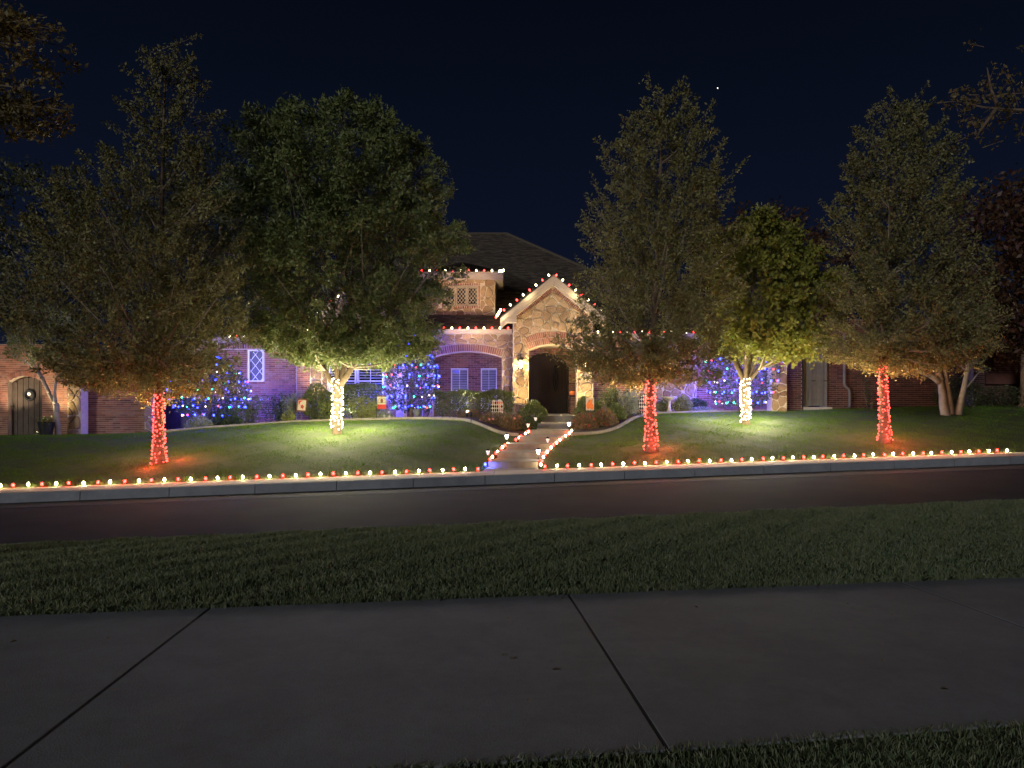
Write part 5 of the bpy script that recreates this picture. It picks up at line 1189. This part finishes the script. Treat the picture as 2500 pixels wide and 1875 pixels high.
uplight(1150, 1030, 26.6, 'added small uplight at the lawn edge brightening the dormer', U(1140,718,YDM), 720, (1,.76,.46), 25, z=1.6)  # added lamp, stands in for the roof bulbs' light on the dormer
uplight(1140, 1030, 28.3, 'small uplight before the long hedge aimed at the porch arch', U(1160,840,YW), 120, (1,.80,.70), 50, z=1.6)
uplight(950, 1026, 30.75, 'uplight at the foot of the bright stone strip beside the multicolour tree', U(955,860,YBAY), 70, (1,.86,.58), 42, z=1.6)
uplight(768, 1026, 30.3, 'uplight at the foot of the bright stone strip behind the dark shrub', U(772,860,YBAY), 80, (1,.86,.58), 70, z=1.6)
uplight(860, 1026, 28.7, 'uplight under the shuttered window behind the yellow shrub', U(860,900,YBAY), 30, (.9,.9,1), 80, z=1.6)
uplight(1268, 1030, 30.5, 'uplight at the foot of the lantern pier', U(1271,940,YP), 34, (1,.80,.40), 70, z=1.65)
uplight(1428, 1024, 30.5, 'uplight behind the pumpkin flag at the foot of the number pier', U(1430,940,YP), 34, (1,.80,.40), 70, z=1.7)
uplight(88, 1064, 28.9, 'ground uplight in yellow-lit leaves beside the black planter', U(135,950,29.4), 110, (1,.85,.5), 80)
uplight(-30, 1060, 28.4, 'uplight beside the arched door wall', U(40,930,YG), 85, (1,.78,.52), 60)
shrub('leaf_tuft', 'bright tuft of leaves over the ground uplight', 88, 1070, 28.8, 26, 9, 120, 'leaf_yellow', .07, 'mound', cat='plant')

# ------------------------------------------------------------------ flags, signs, bird bath, pots, star
CREAM, ORANGE, DARK, REDC, TAN, GREENC, BROWN = plain('cloth_cream', (.40,.355,.27)), plain('cloth_orange', (.62,.16,.04)), plain('paint_black', (.015,.014,.014)), plain('cloth_red', (.36,.035,.03)), plain('cloth_tan', (.50,.38,.27)), plain('paint_green', (.05,.10,.04)), plain('cloth_brown', (.13,.05,.03))
PINK = plain('paint_pink', (.40,.13,.13)); WHT = plain('paint_white', (.40,.36,.33))
def disc(cx, cy, rx, ry, n=14): return [(cx+rx*math.cos(t), cy+ry*math.sin(t)) for t in np.linspace(0, 2*math.pi, n, endpoint=False)]
def flat(poly, Y, d, mat, name, parent, off):
    b = MB(); P = XZ(poly, Y)
    if area(P) < 0: P = P[::-1]
    b.prism([P], Y-off, d); return b.obj(name, mat, parent)
def stand(T, px, pt, pb, Y, w):
    b = MB(); x0, x1 = UX(px-w/2-2, Y), UX(px+w/2+2, Y); b.tube([(x0,Y+.03,UZ(pb,Y)-.2),(x0,Y+.03,UZ(pt-2,Y)),(x1,Y+.03,UZ(pt-2,Y))], .01, 6); b.obj('stand', MT['iron'], T)
Y = 28.1
T = thing('pumpkin_flag', U(1441,1030,Y), 'tan garden flag with orange pumpkins and checked hem before a boxwood', 'flag', 'garden flags in the beds'); stand(T, 1441, 970, 1034, Y, 20)
flat([(1430.5,971),(1450.5,971),(1450.5,1003),(1430.5,1003)], Y, .006, TAN, 'cloth', T, 0)
for cx_, cy_, rx, ry in ((1436,990,4.8,8.5),(1441,986,5,11),(1445.5,993,4,7)): flat(disc(cx_, cy_, rx, ry), Y, .004, ORANGE, 'pumpkin_print', T, .005+.003*(cx_-1435)/5)
flat([(1436,980),(1438,976),(1439,982)], Y, .003, GREENC, 'stem_print', T, .014); flat([(1444.5,975),(1446.5,973),(1446,983),(1445,984)], Y, .003, BROWN, 'letter_print', T, .004)
for k in range(5): flat([(1430.5+4*k,1001),(1432.5+4*k,1001),(1432.5+4*k,1003),(1430.5+4*k,1003)], Y, .003, WHT, 'check_print', T, .004); flat([(1432.5+4*k,1001),(1434.5+4*k,1001),(1434.5+4*k,1003),(1432.5+4*k,1003)], Y, .003, DARK, 'check_print', T, .004)
Y = 27.9
T = thing('acorn_flag', U(933,1026,Y), 'cream garden flag with brown emblem and red lower band', 'flag', 'garden flags in the beds'); stand(T, 932, 966, 1030, Y, 22)
flat([(921,967),(943,967),(943,998),(921,998)], Y, .006, CREAM, 'cloth', T, 0); flat([(921,987.5),(943,987.5),(943,998.5),(921,998.5)], Y, .004, REDC, 'red_band', T, .005); flat([(921,966),(943,966),(943,968.5),(921,968.5)], Y, .004, BROWN, 'top_band', T, .005)
flat(disc(932, 978.5, 3.4, 5.5), Y, .004, BROWN, 'emblem', T, .008); flat([(921,982.8),(943,982.8),(943,984),(921,984)], Y, .003, GREENC, 'green_band', T, .005)
for k in range(9):
    a = math.pi*(k+.5)/9; flat(disc(932-9.4*math.cos(a), 981-9.6*math.sin(a), .9, 1.2, 6), Y, .003, GREENC, 'letter_print', T, .005)
Y = 28.0
T = thing('candy_sign', U(737,1032,Y), 'tilted dark-framed cream sign with red candy print', 'sign')
flat([(727,973),(750,974),(746,1005),(723,1004)], Y, .02, BROWN, 'frame', T, 0); flat([(728.5,976.5),(747.5,977.5),(745.5,1002),(726,1001)], Y, .006, CREAM, 'panel', T, .008)
b = MB(); b.box(UX(735,Y)-.015, UX(735,Y)+.015, Y+.022, Y+.05, UZ(1036,Y)-.1, UZ(985,Y)); b.obj('stake', MT['oldwood'], T)
flat([(729.5,977.5),(742,978),(737,980),(733,983),(731,988),(729,988)], Y, .004, REDC, 'corner_print', T, .014)
for k in range(5): a = k*1.2566; flat(disc(738+2.7*math.cos(a), 993+3.2*math.sin(a), 1.9, 2.2, 8), Y, .003, REDC, 'petal_print', T, .014+.0012*k)
flat(disc(738, 993, 1.3, 1.5, 8), Y, .003, GREENC, 'petal_print', T, .022)
def harlequin(T, outline, Y, x0, x1, y0, y1, dw, dh, cols, r2, frame=None):
    flat(outline, Y, .03, WHT if frame is None else frame, 'board', T, 0)
    if frame is not None:
        cx_ = sum(p[0] for p in outline)/len(outline); cy_ = sum(p[1] for p in outline)/len(outline); outline = [(cx_+(p[0]-cx_)*.95, cy_+(p[1]-cy_)*.96) for p in outline]; flat(outline, Y, .005, plain('paint_plum', (.04,.025,.05)), 'face', T, .006)
    P0 = XZ(outline, Y)
    if area(P0) < 0: P0 = P0[::-1]
    j = 0; y = y0
    while y < y1:
        x = x0
        while x < x1:
            dmd = XZ([(x-dw*.47,y),(x,y+dh*.48),(x+dw*.47,y),(x,y-dh*.48)], Y); cxm, czm = UX(x, Y), UZ(y, Y); cell = P0
            if area(dmd) < 0: dmd = dmd[::-1]
            for i in range(4):
                a, c = dmd[i], dmd[(i+1) % 4]; nx, nz = (c[1]-a[1]), -(c[0]-a[0]); cell = clip_half(cell, nx, nz, nx*a[0]+nz*a[1])
                if len(cell) < 3: break
            if len(cell) >= 3 and abs(area(cell)) > 2e-4:
                b = MB(); b.prism([dedupe(cell, .002)], Y-.012, .006)
                b.obj('diamond', r2.choice(cols), T)
            x += dw
        y += dh; j += 1
Y = 27.9; r2 = random.Random(4)
T = thing('pumpkin_sign', U(1213,1026,Y), 'white pumpkin-shaped board with black and orange harlequin diamonds', 'sign')
ol = [(1200,1011),(1198,1000),(1198.5,988),(1201,980),(1204,976.5),(1207,977.5),(1210,978),(1213,979.5),(1216,975.5),(1222,975),(1226.5,979),(1228.5,986),(1228.8,998),(1228,1008),(1224,1013),(1206,1014)]
harlequin(T, ol, Y, 1199.5, 1230, 983.5, 1013, 5.06, 8.9, [DARK, DARK, PINK, ORANGE, DARK, REDC], r2)
b = MB(); b.box(UX(1213,Y)-.02, UX(1213,Y)+.02, Y+.032, Y+.06, UZ(1032,Y)-.1, UZ(1000,Y)); b.obj('stake', MT['oldwood'], T)
Y = 28.9
T = thing('egg_sign', U(1574,1013,Y), 'dark-rimmed oval board with black and white harlequin diamonds behind the red-lit trunk', 'sign')
harlequin(T, [(1574+15.5*math.cos(t), 988+26*math.sin(t)) for t in np.linspace(0, 2*math.pi, 26, endpoint=False)], Y, 1556, 1592, 966, 1014, 5.06, 8.9, [WHT, WHT, WHT, PINK], r2, DARK)
b = MB(); b.box(UX(1574,Y)-.02, UX(1574,Y)+.02, Y+.032, Y+.06, UZ(1020,Y)-.1, UZ(990,Y)); b.obj('stake', MT['oldwood'], T)
Y = 30.3; c = U(1634,1011,Y)
T = thing('bird_bath', c, 'pale stone bird bath on a flared pedestal', 'bird bath')
b = MB(); b.lathe([(.15,-.1),(.15,.05),(.12,.09),(.075,.18),(.06,.30),(.058,.46),(.075,.52)], c, 16); b.obj('pedestal', MT['concrete_warm'], T, True)
b = MB(); b.lathe([(.07,.51),(.13,.55),(.24,.62),(.30,.665),(.305,.69),(.28,.69),(.2,.65),(.05,.62)], c, 20); b.obj('bowl', MT['concrete_warm'], T, True)
Y = 28.7; c = U(113,1064,Y)
T = thing('planter', c, 'black tapered planter beside the arched plank door', 'planter')
b = MB(); b.lathe([(.2,-.03),(.2,0),(.29,.50),(.30,.52),(.27,.52),(.25,.45),(.02,.44)], c, 18); b.obj('pot', MT['iron'], T)
q = np.random.default_rng(5); P = q.normal(size=(160, 3))*np.array([.14,.14,.07])+np.array([c.x, c.y, c.z+.55]); o = link('foliage', fast_mesh('foliage', leaf_verts(P, unit(q.normal(size=(160, 3))+np.array([0,0,.6])), .1*q.uniform(.6, 1.2, 160)).reshape(-1, 3), 4, MT['leaf_hedge']), None, T); o['kind'] = 'stuff'
Y = 28.9; c = U(1019,1023,Y)
T = thing('garden_urn', c, 'stone urn under the multicolour tree between window and porch arch', 'urn')
b = MB(); b.lathe([(.13,-.1),(.13,.03),(.07,.07),(.09,.12),(.17,.25),(.16,.34),(.19,.37),(.16,.37),(.12,.3)], c, 14); b.obj('body', MT['concrete'], T, True)
# porch objects by the door
Y = 32.6; zf_ = UZ(1014,29.9)+.03; xx_ = UX(1399, Y)
T = thing('plant_stand', (xx_, Y, zf_), 'dark plant stand with orange pumpkin inside the portico', 'stand')
b = MB(); b.box(xx_-.16, xx_+.16, Y-.16, Y+.16, zf_+.78, zf_+.82); b.obj('top', MT['iron'], T)
for a, d in ((-1,-1),(1,-1),(1,1),(-1,1)): b = MB(); b.tube([(xx_+a*.15, Y+d*.15, zf_), (xx_+a*.13, Y+d*.13, zf_+.785)], .014, 5); b.obj('leg', MT['iron'], T)
T2_ = thing('pumpkin', (xx_, Y, zf_+.82), 'orange pumpkin on the dark plant stand', 'pumpkin'); b = MB(); n = 24
for i, (r, z) in enumerate([(.04,.01),(.11,.0),(.16,.06),(.165,.12),(.13,.18),(.05,.19)]):
    for k in range(n): a = 2*math.pi*k/n; rr = r*(1-.09*abs(math.sin(a*4))); b.v.append((xx_+rr*math.cos(a), Y+rr*math.sin(a), zf_+.82+z))
b.f = [(i*n+k, i*n+(k+1) % n, (i+1)*n+(k+1) % n, (i+1)*n+k) for i in range(5) for k in range(n)]+[tuple(range(n-1,-1,-1)), tuple(range(5*n, 6*n))]
b.obj('body', ORANGE, T2_, True); b = MB(); b.tube([(xx_,Y,zf_+1.0),(xx_+.02,Y,zf_+1.06)], [.02,.014], 6); b.obj('stalk', MT['bark'], T2_)
sp = U(1752, 215, 900); b = MB(); b.lathe([(.2,-.5),(.55,-.3),(.62,0),(.55,.3),(.2,.5)], sp, 10); tag(b.obj('star', MT['e_star'], None, True), 'single bright star above the conical elm', 'star')
